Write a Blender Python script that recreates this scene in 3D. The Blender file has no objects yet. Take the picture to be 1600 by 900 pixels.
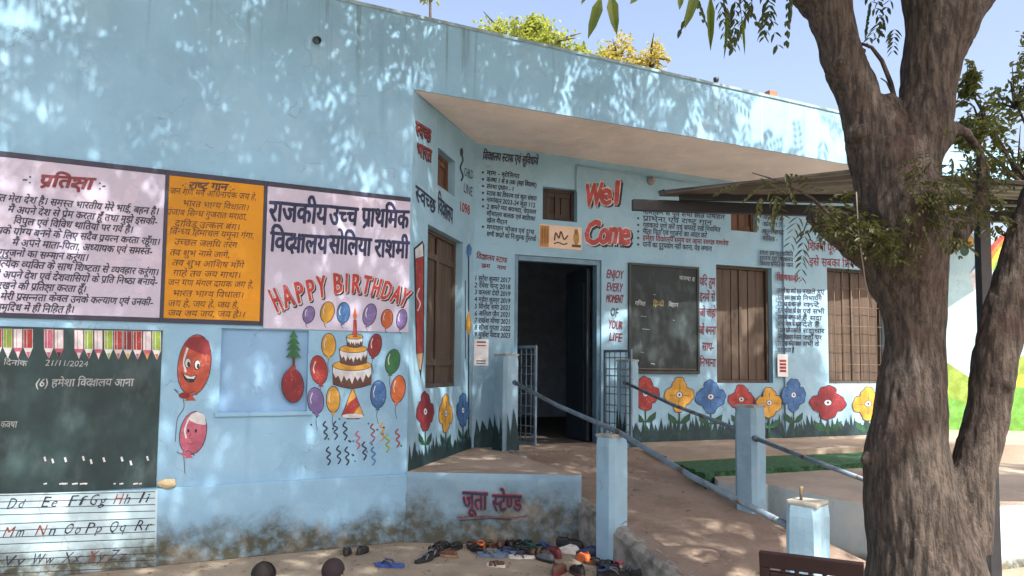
import bpy, bmesh, math, random
from math import sin, cos, tan, pi, radians, atan2, sqrt
from mathutils import Vector, Matrix, noise
from mathutils.geometry import tessellate_polygon

V = Vector
R = random.Random(11)
scene = bpy.context.scene
COL = scene.collection

# ------------------------------------------------------------------ camera
EYE, FOC, PPY = 1.45, 1200.0, 486.0          # metres, focal length in photo pixels, principal row
PITCH, ROLL = radians(4.0), radians(0.6)
fwd = V((0, cos(PITCH), sin(PITCH)))
_r0, _u0 = V((1, 0, 0)), V((0, -sin(PITCH), cos(PITCH)))
right = _r0 * cos(ROLL) + _u0 * sin(ROLL)
up = _u0 * cos(ROLL) - _r0 * sin(ROLL)
CAM = V((0, 0, EYE))
cd = bpy.data.cameras.new('camera')
cam = bpy.data.objects.new('camera', cd)
COL.objects.link(cam)
cam.matrix_world = Matrix(((right.x, up.x, -fwd.x, 0), (right.y, up.y, -fwd.y, 0), (right.z, up.z, -fwd.z, EYE), (0, 0, 0, 1)))
cd.sensor_width = 36
cd.lens = FOC / 1600 * 36
cd.shift_y = (PPY - 450) / 1600
cd.clip_start, cd.clip_end = 0.05, 2000
scene.camera = cam

# ------------------------------------------------------------------ light
SUN = V((0.35, -0.50, 0.79)).normalized()
w = bpy.data.worlds.new('World')
scene.world = w
w.use_nodes = True
nt = w.node_tree
sky = nt.nodes.new('ShaderNodeTexSky')
sky.sky_type = 'NISHITA'
sky.sun_disc = False
sky.sun_elevation = math.asin(SUN.z)
sky.sun_rotation = atan2(SUN.x, SUN.y)
sky.air_density, sky.dust_density, sky.ozone_density = 1.0, 5.0, 2.0
bg = nt.nodes['Background']
bg.inputs['Strength'].default_value = 0.15
tint = nt.nodes.new('ShaderNodeMix')
tint.data_type, tint.blend_type = 'RGBA', 'MULTIPLY'
tint.inputs[0].default_value = 1.0
tint.inputs[7].default_value = (1.20, 1.08, 1.0, 1)
nt.links.new(sky.outputs[0], tint.inputs[6])
nt.links.new(tint.outputs[2], bg.inputs['Color'])
sl = bpy.data.lights.new('sun', 'SUN')
sl.energy, sl.angle, sl.color = 4.8, radians(0.53), (1.0, 0.95, 0.87)
so = bpy.data.objects.new('sun', sl)
COL.objects.link(so)
so.location = (6, -8, 14)
so.rotation_euler = SUN.to_track_quat('Z', 'Y').to_euler()
scene.view_settings.view_transform = 'Standard'
scene.view_settings.look = 'None'
scene.view_settings.gamma = 1
scene.view_settings.exposure = 1.22
scene.cycles.max_bounces = 8
scene.cycles.use_denoising = True

# ------------------------------------------------------------------ measuring: photo pixel -> point on a real surface
def ray(x, y):
    return fwd + right * ((x - 800) / FOC) - up * ((y - PPY) / FOC)
def at_z(x, y, z):
    d = ray(x, y)
    return CAM + d * ((z - EYE) / d.z)
def at_y(x, y, Y):
    d = ray(x, y)
    return CAM + d * (Y / d.y)

class Plane:
    """a vertical wall: O on the ground line, d along it, n out of it"""
    def __init__(s, O, ang=None, to=None):
        s.O = V((O[0], O[1], 0))
        s.d = V((cos(radians(ang)), sin(radians(ang)), 0)) if to is None else (V((to[0], to[1], 0)) - s.O).normalized()
        s.n = V((s.d.y, -s.d.x, 0))
    def uz(s, x, y):
        d = ray(x, y)
        p = CAM + d * ((s.O - CAM).dot(s.n) / d.dot(s.n))
        return ((p - s.O).dot(s.d), p.z)
    def P(s, u, z, o=0.0):
        return s.O + s.d * u + V((0, 0, z)) + s.n * o
    def rect(s, tl, tr, br, bl):
        a, b, c, e = s.uz(*tl), s.uz(*tr), s.uz(*br), s.uz(*bl)
        return ((a[0] + e[0]) / 2, (b[0] + c[0]) / 2, (c[1] + e[1]) / 2, (a[1] + b[1]) / 2)

FLOOR = 0.557
A = (-0.86, 6.42)
B = (-0.415, 8.30)
LW = Plane(A, 27.0)          # front wall and roof fascia
SW = Plane(A, to=B)          # splayed side of the recess
BW = Plane(B, 22.0)          # back wall of the verandah
PW = Plane(A, to=(0.56, 6.33))   # front of the plinth

# ------------------------------------------------------------------ materials
_mats = {}
def nodes(m):
    return m.node_tree.nodes, m.node_tree.links
def base_mat(name, rough=0.8):
    m = bpy.data.materials.new(name)
    m.use_nodes = True
    b = m.node_tree.nodes['Principled BSDF']
    b.inputs['Roughness'].default_value = rough
    return m, b
def tex(m, kind='noise', scale=5, detail=6, stretch=None, rough=0.6, space='pos'):
    N, L = nodes(m)
    g = N.new('ShaderNodeNewGeometry') if space == 'pos' else N.new('ShaderNodeTexCoord')
    out = g.outputs['Position'] if space == 'pos' else g.outputs['Object']
    if stretch:
        mp = N.new('ShaderNodeMapping')
        mp.inputs['Scale'].default_value = stretch
        L.new(out, mp.inputs[0])
        out = mp.outputs[0]
    if kind == 'noise':
        t = N.new('ShaderNodeTexNoise')
        t.inputs['Detail'].default_value = detail
        t.inputs['Roughness'].default_value = rough
    else:
        t = N.new('ShaderNodeTexVoronoi')
    t.inputs['Scale'].default_value = scale
    L.new(out, t.inputs['Vector'])
    return t.outputs[0] if kind == 'noise' else t.outputs['Distance']
def ramp(m, src, lo, hi, a=0.0, b=1.0):
    N, L = nodes(m)
    r = N.new('ShaderNodeMapRange')
    r.interpolation_type = 'SMOOTHSTEP'
    for i, v in zip((1, 2, 3, 4), (lo, hi, a, b)):
        r.inputs[i].default_value = v
    L.new(src, r.inputs[0])
    return r.outputs[0]
def mth(m, op, a, b):
    N, L = nodes(m)
    n = N.new('ShaderNodeMath')
    n.operation = op
    for i, v in enumerate((a, b)):
        if isinstance(v, (int, float)):
            n.inputs[i].default_value = v
        else:
            L.new(v, n.inputs[i])
    return n.outputs[0]
def mixc(m, fac, a, b):
    N, L = nodes(m)
    n = N.new('ShaderNodeMix')
    n.data_type = 'RGBA'
    for s, v in ((n.inputs[0], fac), (n.inputs[6], a), (n.inputs[7], b)):
        if isinstance(v, (int, float)):
            s.default_value = v
        elif isinstance(v, tuple):
            s.default_value = (*v, 1)
        else:
            L.new(v, s)
    return n.outputs[2]
def setc(m, b, c):
    nodes(m)[1].new(c, b.inputs['Base Color'])
def bump(m, b, src, strength=0.3, dist=0.01):
    N, L = nodes(m)
    n = N.new('ShaderNodeBump')
    n.inputs['Strength'].default_value = strength
    n.inputs['Distance'].default_value = dist
    L.new(src, n.inputs['Height'])
    L.new(n.outputs[0], b.inputs['Normal'])
def height(m):
    N, L = nodes(m)
    g = N.new('ShaderNodeNewGeometry')
    s = N.new('ShaderNodeSeparateXYZ')
    L.new(g.outputs['Position'], s.inputs[0])
    return s.outputs[2]
def sc(c, k):
    return tuple(min(1, v * k) for v in c)
def mat(name, col, rough=0.8, var=0.15, scale=6, bmp=0.15, metal=0.0, fine=60, space='pos'):
    """a plain surface with uneven colour"""
    if name in _mats:
        return _mats[name]
    m, b = base_mat(name, rough)
    t = tex(m, scale=scale, space=space)
    c = mixc(m, ramp(m, t, 0.3, 0.7), sc(col, 1 - var), sc(col, 1 + var))
    setc(m, b, c)
    b.inputs['Metallic'].default_value = metal
    if bmp:
        bump(m, b, tex(m, scale=fine, detail=3, space=space), bmp, 0.006)
    _mats[name] = m
    return m
def paint(col, name=None):
    """hand-painted colour on rough plaster: thin and worn in places"""
    col = tuple(c * .78 for c in col)
    key = 'paint_%02x%02x%02x' % tuple(int(min(1, c) * 255) for c in col)
    if key in _mats:
        return _mats[key]
    m, b = base_mat(key, 0.62)
    t = tex(m, scale=9, detail=8)
    t2 = tex(m, scale=70, detail=4)
    c = mixc(m, ramp(m, t, 0.35, 0.7), sc(col, 0.72), sc(col, 1.14))
    worn = mth(m, 'MULTIPLY', ramp(m, t2, 0.54, 0.66), ramp(m, t, 0.42, 0.60))
    c = mixc(m, mth(m, 'MULTIPLY', worn, 0.34 if sum(col) > .25 else 0.13), c, (0.34, 0.50, 0.58))
    setc(m, b, c)
    bump(m, b, tex(m, scale=55, detail=4), 0.12, 0.006)
    _mats[key] = m
    return m
def N_edge(m, scale):
    N, L = nodes(m)
    g = N.new('ShaderNodeNewGeometry')
    nz = N.new('ShaderNodeTexNoise')
    nz.inputs['Scale'].default_value = 3.0
    nz.inputs['Detail'].default_value = 6
    L.new(g.outputs['Position'], nz.inputs['Vector'])
    ad = N.new('ShaderNodeVectorMath')
    ad.operation = 'MULTIPLY_ADD'
    L.new(nz.outputs[1], ad.inputs[0])
    ad.inputs[1].default_value = (0.5, 0.5, 0.5)
    L.new(g.outputs['Position'], ad.inputs[2])
    v = N.new('ShaderNodeTexVoronoi')
    v.feature = 'DISTANCE_TO_EDGE'
    v.inputs['Scale'].default_value = scale
    L.new(ad.outputs[0], v.inputs['Vector'])
    return v.outputs['Distance']
def plaster(name, col, dirt_z=None, dirt_h=0.3, dirt_col=(0.055, 0.06, 0.042), streak=0.5, chip=0.2, parapet=None):
    """limewashed plaster: patchy colour, rain streaks, damp dirt along the foot"""
    if name in _mats:
        return _mats[name]
    m, b = base_mat(name, 0.78)
    big = tex(m, scale=0.9, detail=7)
    mid = tex(m, scale=4.5, detail=8)
    c = mixc(m, ramp(m, big, 0.32, 0.68), sc(col, 0.86), sc(col, 1.1))
    c = mixc(m, mth(m, 'MULTIPLY', ramp(m, mid, 0.52, 0.72), 0.5), c, sc((col[0] * 1.2, col[1] * 1.06, col[2]), 1.08))
    patch = tex(m, scale=1.7, detail=10, rough=0.5)
    c = mixc(m, mth(m, 'MULTIPLY', ramp(m, patch, 0.575, 0.592), 0.22), c, sc((col[0] * 1.3, col[1] * 1.12, col[2] * 1.03), 1.06))
    c = mixc(m, mth(m, 'MULTIPLY', ramp(m, patch, 0.415, 0.40), 0.25), c, sc((col[0] * .9, col[1] * .95, col[2]), 0.84))
    cr = N_edge(m, 1.3)
    crm = mth(m, 'MULTIPLY', ramp(m, cr, 0.0065, 0.002), ramp(m, mid, 0.50, 0.60))
    c = mixc(m, mth(m, 'MULTIPLY', crm, min(1, chip * 1.7)), c, sc(col, 0.35))
    st = tex(m, scale=1.0, detail=7, stretch=(5.5, 5.5, 0.42))
    c = mixc(m, mth(m, 'MULTIPLY', ramp(m, st, 0.60, 0.80), streak), c, (col[0] * 0.45, col[1] * 0.52, col[2] * 0.55))
    sp = tex(m, scale=26, detail=5)
    c = mixc(m, mth(m, 'MULTIPLY', mth(m, 'MULTIPLY', ramp(m, sp, 0.66, 0.72), ramp(m, mid, 0.50, 0.66)), chip * 2), c, (0.33, 0.34, 0.31))
    if parapet:
        dz = ramp(m, height(m), parapet - 0.95, parapet - 0.02)
        ds = tex(m, scale=1.0, detail=8, stretch=(9, 9, 0.25))
        k = mth(m, 'MULTIPLY', mth(m, 'MULTIPLY', dz, ramp(m, ds, 0.56, 0.70)), 0.75)
        c = mixc(m, k, c, (0.085, 0.12, 0.13))
    if dirt_z is not None:
        h = height(m)
        k = mth(m, 'SUBTRACT', mth(m, 'ADD', dirt_z + dirt_h, mth(m, 'MULTIPLY', mth(m, 'SUBTRACT', tex(m, scale=2.6, detail=9, rough=0.7), 0.5), dirt_h * 2.4)), h)
        k = ramp(m, k, -0.06, dirt_h * 0.75)
        k = mth(m, 'MULTIPLY', k, ramp(m, tex(m, scale=15, detail=6), 0.28, 0.58, 0.55, 1.0))
        dc = mixc(m, ramp(m, mid, 0.48, 0.68), dirt_col, (0.17, 0.155, 0.12))
        c = mixc(m, k, c, dc)
    setc(m, b, c)
    bump(m, b, mth(m, 'ADD', tex(m, scale=60, detail=5), mth(m, 'MULTIPLY', tex(m, scale=6, detail=3), 2.0)), 0.28, 0.008)
    _mats[name] = m
    return m

BLUE = (0.222, 0.412, 0.580)
M_WALL = plaster('blue_limewash', BLUE, 0.0, 0.30, streak=0.45, parapet=4.42)
M_WALLB = plaster('blue_limewash_verandah', (0.235, 0.405, 0.53), None, streak=0.12, chip=0.1)
M_FLOORWALL = plaster('blue_limewash_plinth', (0.19, 0.32, 0.42), 0.0, 0.42, (0.055, 0.06, 0.045), streak=0.95, chip=0.5)
M_POST = plaster('blue_limewash_post', (0.245, 0.40, 0.51), None, streak=0.8, chip=0.9)
M_POSTTOP = mat('bare_cement', (0.30, 0.30, 0.27), 0.95, 0.3, 8, 0.6)
M_SOFFIT = plaster('white_soffit', (0.80, 0.70, 0.65), None, streak=0.0, chip=0.05)
M_SLABSIDE = plaster('pale_slab_side', (0.55, 0.62, 0.62), 0.0, 0.06, streak=0.4)
M_WOOD = None

def wood(name, col, stretch=(22, 22, 1.2)):
    if name in _mats:
        return _mats[name]
    m, b = base_mat(name, 0.7)
    t = tex(m, scale=1, detail=6, stretch=stretch)
    c = mixc(m, ramp(m, t, 0.3, 0.7), sc(col, 0.62), sc(col, 1.3))
    c = mixc(m, mth(m, 'MULTIPLY', ramp(m, tex(m, scale=3), 0.5, 0.75), 0.4), c, (col[0] * 1.5, col[1] * 1.55, col[2] * 1.6))
    setc(m, b, c)
    bump(m, b, t, 0.3, 0.006)
    _mats[name] = m
    return m
M_SHUTTER = wood('weathered_brown_shutter', (0.070, 0.048, 0.034))
M_VENT = wood('dark_vent_board', (0.045, 0.030, 0.024))
M_VENTB = wood('reddish_vent_board', (0.11, 0.052, 0.032))
M_FRAMEB = mat('dark_blue_frame_paint', (0.10, 0.20, 0.28), 0.5, 0.2)
M_DARKDOOR = mat('dark_blue_door_paint', (0.010, 0.022, 0.036), 0.5, 0.2)
M_INT = mat('dim_interior', (0.36, 0.46, 0.58), 0.9)
M_PIPE, _b = base_mat('grey_blue_pipe_paint', 0.45)
_c = mixc(M_PIPE, ramp(M_PIPE, tex(M_PIPE, scale=14), .3, .7), (0.085, 0.13, 0.175), (0.14, 0.20, 0.25))
_c = mixc(M_PIPE, ramp(M_PIPE, tex(M_PIPE, scale=9, detail=8), .56, .64), _c, (0.075, 0.045, 0.032))
setc(M_PIPE, _b, _c)
bump(M_PIPE, _b, tex(M_PIPE, scale=60), .25, .004)
M_GATE = mat('blue_grey_iron', (0.13, 0.19, 0.25), 0.5, 0.2, 9, 0.1, 0.2)
M_BLACK = mat('black_iron', (0.018, 0.02, 0.026), 0.45, 0.2, 9, 0.1)

def concrete(name, c1, c2, scale=1.6, patch=(0.30, 0.27, 0.22)):
    m, b = base_mat(name, 0.9)
    t = tex(m, scale=scale, detail=9, rough=0.65)
    c = mixc(m, ramp(m, t, 0.34, 0.66), c1, c2)
    t2 = tex(m, scale=22, detail=6)
    c = mixc(m, mth(m, 'MULTIPLY', ramp(m, t2, 0.58, 0.72), 0.55), c, patch)
    t3 = tex(m, 'voronoi', scale=70)
    c = mixc(m, mth(m, 'MULTIPLY', ramp(m, t3, 0.16, 0.05), 0.5), c, sc(c1, 0.5))
    setc(m, b, c)
    bump(m, b, mth(m, 'ADD', tex(m, scale=38, detail=7), mth(m, 'MULTIPLY', t, 2.0)), 0.5, 0.012)
    return m
M_GROUND = concrete('dusty_ground', (0.19, 0.16, 0.12), (0.29, 0.25, 0.19), 1.1)
M_VER = concrete('verandah_cement', (0.25, 0.20, 0.155), (0.33, 0.27, 0.215), 1.4)
M_RAMP = concrete('ramp_cement', (0.16, 0.118, 0.09), (0.235, 0.18, 0.14), 2.0)
M_ROUGH = concrete('rough_stone_edge', (0.10, 0.10, 0.09), (0.30, 0.29, 0.26), 7.0)
M_SLAB = concrete('slab_cement', (0.29, 0.235, 0.19), (0.37, 0.31, 0.25), 1.7)
M_MAT = mat('green_mat', (0.022, 0.085, 0.032), 0.95, 0.6, 22, 0.8)

# ------------------------------------------------------------------ building blocks
XF = {}
def link(o, parent=None):
    COL.objects.link(o)
    if parent is not None:
        o.parent = parent
        XF[o] = XF[parent]
    return o
def tag(o, label=None, cat=None, group=None, kind=None):
    for k, v in (('label', label), ('category', cat), ('group', group), ('kind', kind)):
        if v:
            o[k] = v
    return o
def thing(name, label, cat, loc=(0, 0, 0), rz=0.0, group=None):
    o = bpy.data.objects.new(name, None)
    o.empty_display_size = 0.1
    o.location = loc
    o.rotation_euler = (0, 0, rz)
    COL.objects.link(o)
    XF[o] = Matrix.Translation(loc) @ Matrix.Rotation(rz, 4, 'Z')
    return tag(o, label, cat, group)
def mesh_obj(name, me, mats, parent=None, local=False):
    for m in (mats if isinstance(mats, (list, tuple)) else [mats]):
        me.materials.append(m)
    o = bpy.data.objects.new(name, me)
    link(o, parent)
    if parent is not None and not local:
        me.transform(XF[parent].inverted())
    return o
def obj(name, bm, mats, parent=None, local=False, smooth=False):
    me = bpy.data.meshes.new(name)
    if smooth:
        for f in bm.faces:
            f.smooth = True
    bm.to_mesh(me)
    bm.free()
    return mesh_obj(name, me, mats, parent, local)
def box(bm, lo, hi, M=None, bevel=0.0, mi=0):
    vs = []
    for x in (lo[0], hi[0]):
        for y in (lo[1], hi[1]):
            for z in (lo[2], hi[2]):
                p = V((x, y, z))
                vs.append(bm.verts.new(M @ p if M else p))
    fs = [bm.faces.new([vs[i] for i in q]) for q in ((0, 1, 3, 2), (4, 6, 7, 5), (0, 4, 5, 1), (2, 3, 7, 6), (0, 2, 6, 4), (1, 5, 7, 3))]
    for f in fs:
        f.material_index = mi
    if bevel:
        es = list({e for f in fs for e in f.edges})
        bmesh.ops.bevel(bm, geom=es, offset=bevel, segments=2, affect='EDGES', profile=0.6)
def pbox(bm, pl, u0, u1, z0, z1, o0, o1, bevel=0.0, mi=0):
    M = Matrix(((pl.d.x, -pl.n.x, 0, pl.O.x), (pl.d.y, -pl.n.y, 0, pl.O.y), (0, 0, 1, 0), (0, 0, 0, 1)))
    box(bm, (u0, -o1, z0), (u1, -o0, z1), M, bevel, mi)
def tube(bm, pts, radii, seg=10, caps=True, mi=0):
    pts = [V(p) for p in pts]
    if isinstance(radii, (int, float)):
        radii = [radii] * len(pts)
    rings = []
    ref = None
    for i, p in enumerate(pts):
        t = (pts[min(i + 1, len(pts) - 1)] - pts[max(i - 1, 0)]).normalized()
        if ref is None:
            ref = t.orthogonal().normalized()
        ref = (ref - t * ref.dot(t)).normalized()
        b = t.cross(ref)
        rings.append([bm.verts.new(p + (ref * cos(2 * pi * k / seg) + b * sin(2 * pi * k / seg)) * radii[i]) for k in range(seg)])
    for a, c in zip(rings, rings[1:]):
        for k in range(seg):
            f = bm.faces.new((a[k], a[(k + 1) % seg], c[(k + 1) % seg], c[k]))
            f.smooth = True
            f.material_index = mi
    if caps:
        for r in (rings[0][::-1], rings[-1]):
            bm.faces.new(r).material_index = mi
def prism(bm, pts, z0, z1, mi=0):
    """a slab on a ground polygon; z1 may be a list of heights"""
    n = len(pts)
    zt = z1 if isinstance(z1, (list, tuple)) else [z1] * n
    lo = [bm.verts.new((p[0], p[1], z0)) for p in pts]
    hi = [bm.verts.new((p[0], p[1], zt[i])) for i, p in enumerate(pts)]
    for tri in tessellate_polygon([[V((p[0], p[1], 0)) for p in pts]]):
        bm.faces.new([hi[i] for i in tri])
    for i in range(n):
        bm.faces.new((lo[i], lo[(i + 1) % n], hi[(i + 1) % n], hi[i]))
    bmesh.ops.recalc_face_normals(bm, faces=bm.faces)

# ------------------------------------------------------------------ lettering
_glyph = {}
def raw_glyph(s):
    cu = bpy.data.curves.new('t', 'FONT')
    cu.body = s
    cu.resolution_u = 2
    o = bpy.data.objects.new('t', cu)
    COL.objects.link(o)
    dg = bpy.context.evaluated_depsgraph_get()
    dg.update()
    e = o.evaluated_get(dg)
    me = e.to_mesh()
    v = [(x.co.x, x.co.y) for x in me.vertices]
    f = [tuple(p.vertices) for p in me.polygons]
    e.to_mesh_clear()
    bpy.data.objects.remove(o)
    bpy.data.curves.remove(cu)
    return v, f
def glyph(ch):
    if ch not in _glyph:
        v, f = raw_glyph(ch)
        vb, _ = raw_glyph(ch + '|')
        _glyph[ch] = ([[v[i] for i in p] for p in f], max(x for x, y in vb if y < -0.2285 and y > -0.2315) - 0.168)
    return _glyph[ch]
def clip_x(poly, c):
    out = []
    for i, p in enumerate(poly):
        q = poly[(i + 1) % len(poly)]
        if p[0] <= c:
            out.append(p)
        if (p[0] <= c) != (q[0] <= c):
            t = (c - p[0]) / (q[0] - p[0])
            out.append((c, p[1] + t * (q[1] - p[1])))
    return out
def ribbon(pts, wd):
    out = []
    n = len(pts)
    L, Rr = [], []
    for i, p in enumerate(pts):
        a, b = pts[max(i - 1, 0)], pts[min(i + 1, n - 1)]
        dx, dy = b[0] - a[0], b[1] - a[1]
        l = sqrt(dx * dx + dy * dy) or 1
        nx, ny = -dy / l * wd / 2, dx / l * wd / 2
        L.append((p[0] + nx, p[1] + ny))
        Rr.append((p[0] - nx, p[1] - ny))
    for i in range(n - 1):
        out.append([L[i], L[i + 1], Rr[i + 1], Rr[i]])
    return out
HAL = '\u094d'
MARKS = set('\u093e\u093f\u0940\u0941\u0942\u0943\u0947\u0948\u094b\u094c\u0902\u0901\u0903\u0945\u0949\u093c')
def is_cons(c):
    return '\u0915' <= c <= '\u0939' or '\u0958' <= c <= '\u095f'
def layout(s, jit=0.0):
    """list of (layer, polygon) in em units, plus the width; conjuncts are built from clipped letters"""
    out, x, lay = [], 0.0, 0
    def emit(ch, clip=None, k=1.0, dx=0.0, dy=0.0, adv=True, jy=0.0):
        nonlocal x, lay
        ps, a = glyph(ch)
        lay += 1
        for p in ps:
            if clip is not None:
                p = clip_x(p, clip)
                if len(p) < 3:
                    continue
            out.append((lay % 5, [(x + dx + q[0] * k, q[1] * k + dy + jy) for q in p]))
        if adv:
            x += (clip if clip is not None else a) * k + dx
    def strokes(ps, wd=0.075):
        nonlocal lay
        lay += 1
        for q in ribbon([(x + a, b) for a, b in ps], wd):
            out.append((lay % 5, q))
    i = 0
    while i < len(s):
        c = s[i]
        jy = R.uniform(-jit, jit)
        if not is_cons(c):
            if c == ' ':
                x += 0.27
            else:
                emit(c, jy=jy)
            i += 1
            continue
        cons = [c]
        i += 1
        while i + 1 < len(s) and s[i] == HAL and is_cons(s[i + 1]):
            cons.append(s[i + 1])
            i += 2
        marks = []
        while i < len(s) and s[i] in MARKS:
            marks.append(s[i])
            i += 1
        if '\u093f' in marks:
            emit('\u093f', jy=jy)
            marks.remove('\u093f')
        repha = len(cons) > 1 and cons[0] == 'र'
        if repha:
            cons = cons[1:]
        if cons[:2] == ['ज', 'ञ']:
            strokes([(0, 0.59), (0.72, 0.59)])
            strokes([(0.62, 0.6), (0.62, 0.0)])
            strokes([(0.08, 0.42), (0.2, 0.5), (0.34, 0.45), (0.36, 0.33), (0.22, 0.24), (0.08, 0.2), (0.1, 0.1), (0.26, 0.06), (0.4, -0.03), (0.44, -0.2)])
            strokes([(0.3, 0.3), (0.62, 0.36)])
            x += 0.74
            cons = cons[2:]
        while cons:
            c = cons.pop(0)
            if cons and cons[0] == 'र':
                cons.pop(0)
                a = glyph(c)[1]
                x0 = x
                emit(c, jy=jy)
                xe = x
                x = x0
                if c in 'टठडढद':
                    strokes([(a * 0.28, -0.18), (a * 0.5, -0.04), (a * 0.72, -0.18)], 0.06)
                else:
                    strokes([(a * 0.80, 0.24), (a * 0.42, 0.02), (a * 0.24, -0.06)], 0.075)
                x = xe
            elif cons and c == 'द' and cons[0] == 'य':
                cons.pop(0)
                emit('द', jy=jy)
                emit('य', None, 0.80, -0.13, 0.0)
                strokes([(-0.12, 0.62), (-0.12, 0.0)])
            elif cons:
                a = glyph(c)[1]
                emit(c, clip=a * (0.70 if c in 'कफ' else 1) - (0.0 if c in 'कफटठडढदछहङ' else 0.185), jy=jy)
            else:
                emit(c, jy=jy)
        if repha:
            emit('\u0947', jy=jy)
        for mk in marks:
            emit(mk, jy=jy)
    return out, x

class Paint:
    """flat shapes painted on a wall, drawn in the wall's own (along, height) metres"""
    def __init__(s, pl, off=0.002):
        s.pl, s.off = pl, off
        s.v, s.f, s.mi, s.mats = [], [], [], []
    def _m(s, m):
        if m not in s.mats:
            s.mats.append(m)
        return s.mats.index(m)
    def flat(s, pts, m, lay=0.0, convex=False):
        if len(pts) < 3:
            return
        b = len(s.v)
        o = s.off + lay * 0.0006
        s.v += [s.pl.P(u, z, o) for u, z in pts]
        if convex:
            fs = [tuple(range(b, b + len(pts)))]
        else:
            fs = [tuple(b + i for i in t) for t in tessellate_polygon([[V((u, z, 0)) for u, z in pts]])]
        s.f += fs
        s.mi += [s._m(m)] * len(fs)
    def px(s, pts, m, lay=0.0):
        s.flat([s.pl.uz(*p) for p in pts], m, lay)
    def ell(s, cx, cy, rx, ry, m, lay=0, rot=0, n=22, fn=None):
        pts = []
        for k in range(n):
            a = 2 * pi * k / n
            q = fn(a) if fn else 1
            x, y = rx * cos(a) * q, ry * sin(a) * q
            pts.append((cx + x * cos(rot) - y * sin(rot), cy + x * sin(rot) + y * cos(rot)))
        s.px(pts, m, lay)
    def line(s, pts, wd, m, lay=0):
        for i, q in enumerate(ribbon(pts, wd)):
            s.px(q, m, lay + 0.15 * (i % 2))
    def curve(s, pts, wd, m, lay=0, n=6):
        """smooth line through pixels"""
        out = []
        for i in range(len(pts) - 1):
            p0, p1, p2, p3 = pts[max(i - 1, 0)], pts[i], pts[i + 1], pts[min(i + 2, len(pts) - 1)]
            for k in range(n):
                t = k / n
                out.append(tuple(0.5 * (2 * p1[j] + (p2[j] - p0[j]) * t + (2 * p0[j] - 5 * p1[j] + 4 * p2[j] - p3[j]) * t * t + (3 * p1[j] - p0[j] - 3 * p2[j] + p3[j]) * t ** 3) for j in (0, 1)))
        out.append(pts[-1])
        for q in ribbon(out, wd):
            s.px(q, m, lay)
    def text(s, body, p0, p1, h, m, lay=1, shear=0.0, jit=0.0, fat=0.0, em=0.622, align='fit', aspect=1.0, tilt=False):
        """baseline from pixel p0 to pixel p1, letters h pixels tall"""
        ps, wd = layout(body, jit)
        if h > 5:
            sd0, wb = R.uniform(0, 99), (.055 if h < 20 else .03)
            ps = [(l, [(q[0] + wb * noise.noise(V((q[0] * 2.6 + sd0, q[1] * 2.6, 0))), q[1] + wb * noise.noise(V((q[0] * 2.6, q[1] * 2.6, sd0)))) for q in p]) for l, p in ps]
        a, b = s.pl.uz(*p0), s.pl.uz(*p1)
        xm, ym = (p0[0] + p1[0]) / 2, (p0[1] + p1[1]) / 2
        hz = (s.pl.uz(xm, ym - h)[1] - s.pl.uz(xm, ym)[1]) / em
        du, dz = b[0] - a[0], b[1] - a[1]
        L = sqrt(du * du + dz * dz) or 1
        ex = V((du / L, dz / L))
        if align == 'fit':
            sx, o = L / wd, V(a)
        else:
            sx = hz * aspect
            o = V(b) - ex * (wd * sx) if align == 'right' else V(a)
        ey = V((-ex.y, ex.x)) if tilt else V((0, 1))
        ey = (ey + ex * shear) * hz
        ex = ex * sx
        if not fat and s.pl is BW and h < 10:
            fat, dirs = .0022, 3
        else:
            dirs = 6
        if fat:
            for k in range(dirs):
                an = 2 * pi * k / dirs
                for l, poly in ps:
                    s.flat([tuple(o + ex * q[0] + ey * q[1] + V((cos(an), sin(an))) * fat) for q in poly], m, lay + 0.1 * l + 0.02 * k, True)
        for l, poly in ps:
            s.flat([tuple(o + ex * q[0] + ey * q[1]) for q in poly], m, lay + 0.1 * l + 0.55 * bool(fat), True)
    def build(s, name, parent):
        me = bpy.data.meshes.new(name)
        me.from_pydata(s.v, [], s.f)
        me.polygons.foreach_set('material_index', s.mi)
        return mesh_obj(name, me, s.mats, parent)

C_RED, C_DRED, C_YEL, C_ORA = paint((0.42, 0.035, 0.03)), paint((0.25, 0.015, 0.025)), paint((0.68, 0.36, 0.035)), paint((0.62, 0.14, 0.03))
C_BLU, C_NAV, C_PUR, C_GRN = paint((0.045, 0.16, 0.42)), paint((0.014, 0.022, 0.07)), paint((0.20, 0.14, 0.38)), paint((0.02, 0.16, 0.05))
C_WHT, C_BLK, C_PNK, C_BRN = paint((0.72, 0.74, 0.78)), paint((0.014, 0.015, 0.022)), paint((0.52, 0.12, 0.20)), paint((0.12, 0.05, 0.035))
C_GRASS, C_DGRN, C_INK, C_LIME = paint((0.008, 0.045, 0.055)), paint((0.012, 0.085, 0.04)), paint((0.03, 0.035, 0.075)), paint((0.28, 0.42, 0.04))
C_SKY, C_LTGR, C_BRICK = paint((0.55, 0.76, 0.84)), paint((0.13, 0.36, 0.04)), paint((0.30, 0.05, 0.04))
C_TXTR = paint((0.22, 0.03, 0.05))

# ================================================================== ground and floors
def struct(name, bm, m):
    return tag(obj(name, bm, m), kind='structure')
bm = bmesh.new()
N = 40
for i in range(2):
    for j in range(2):
        bm.verts.new((-300 + 600 * i, -150 + 600 * j, 0))
bm.verts.ensure_lookup_table()
bm.faces.new([bm.verts[k] for k in (0, 2, 3, 1)])
struct('ground', bm, M_GROUND)

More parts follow.
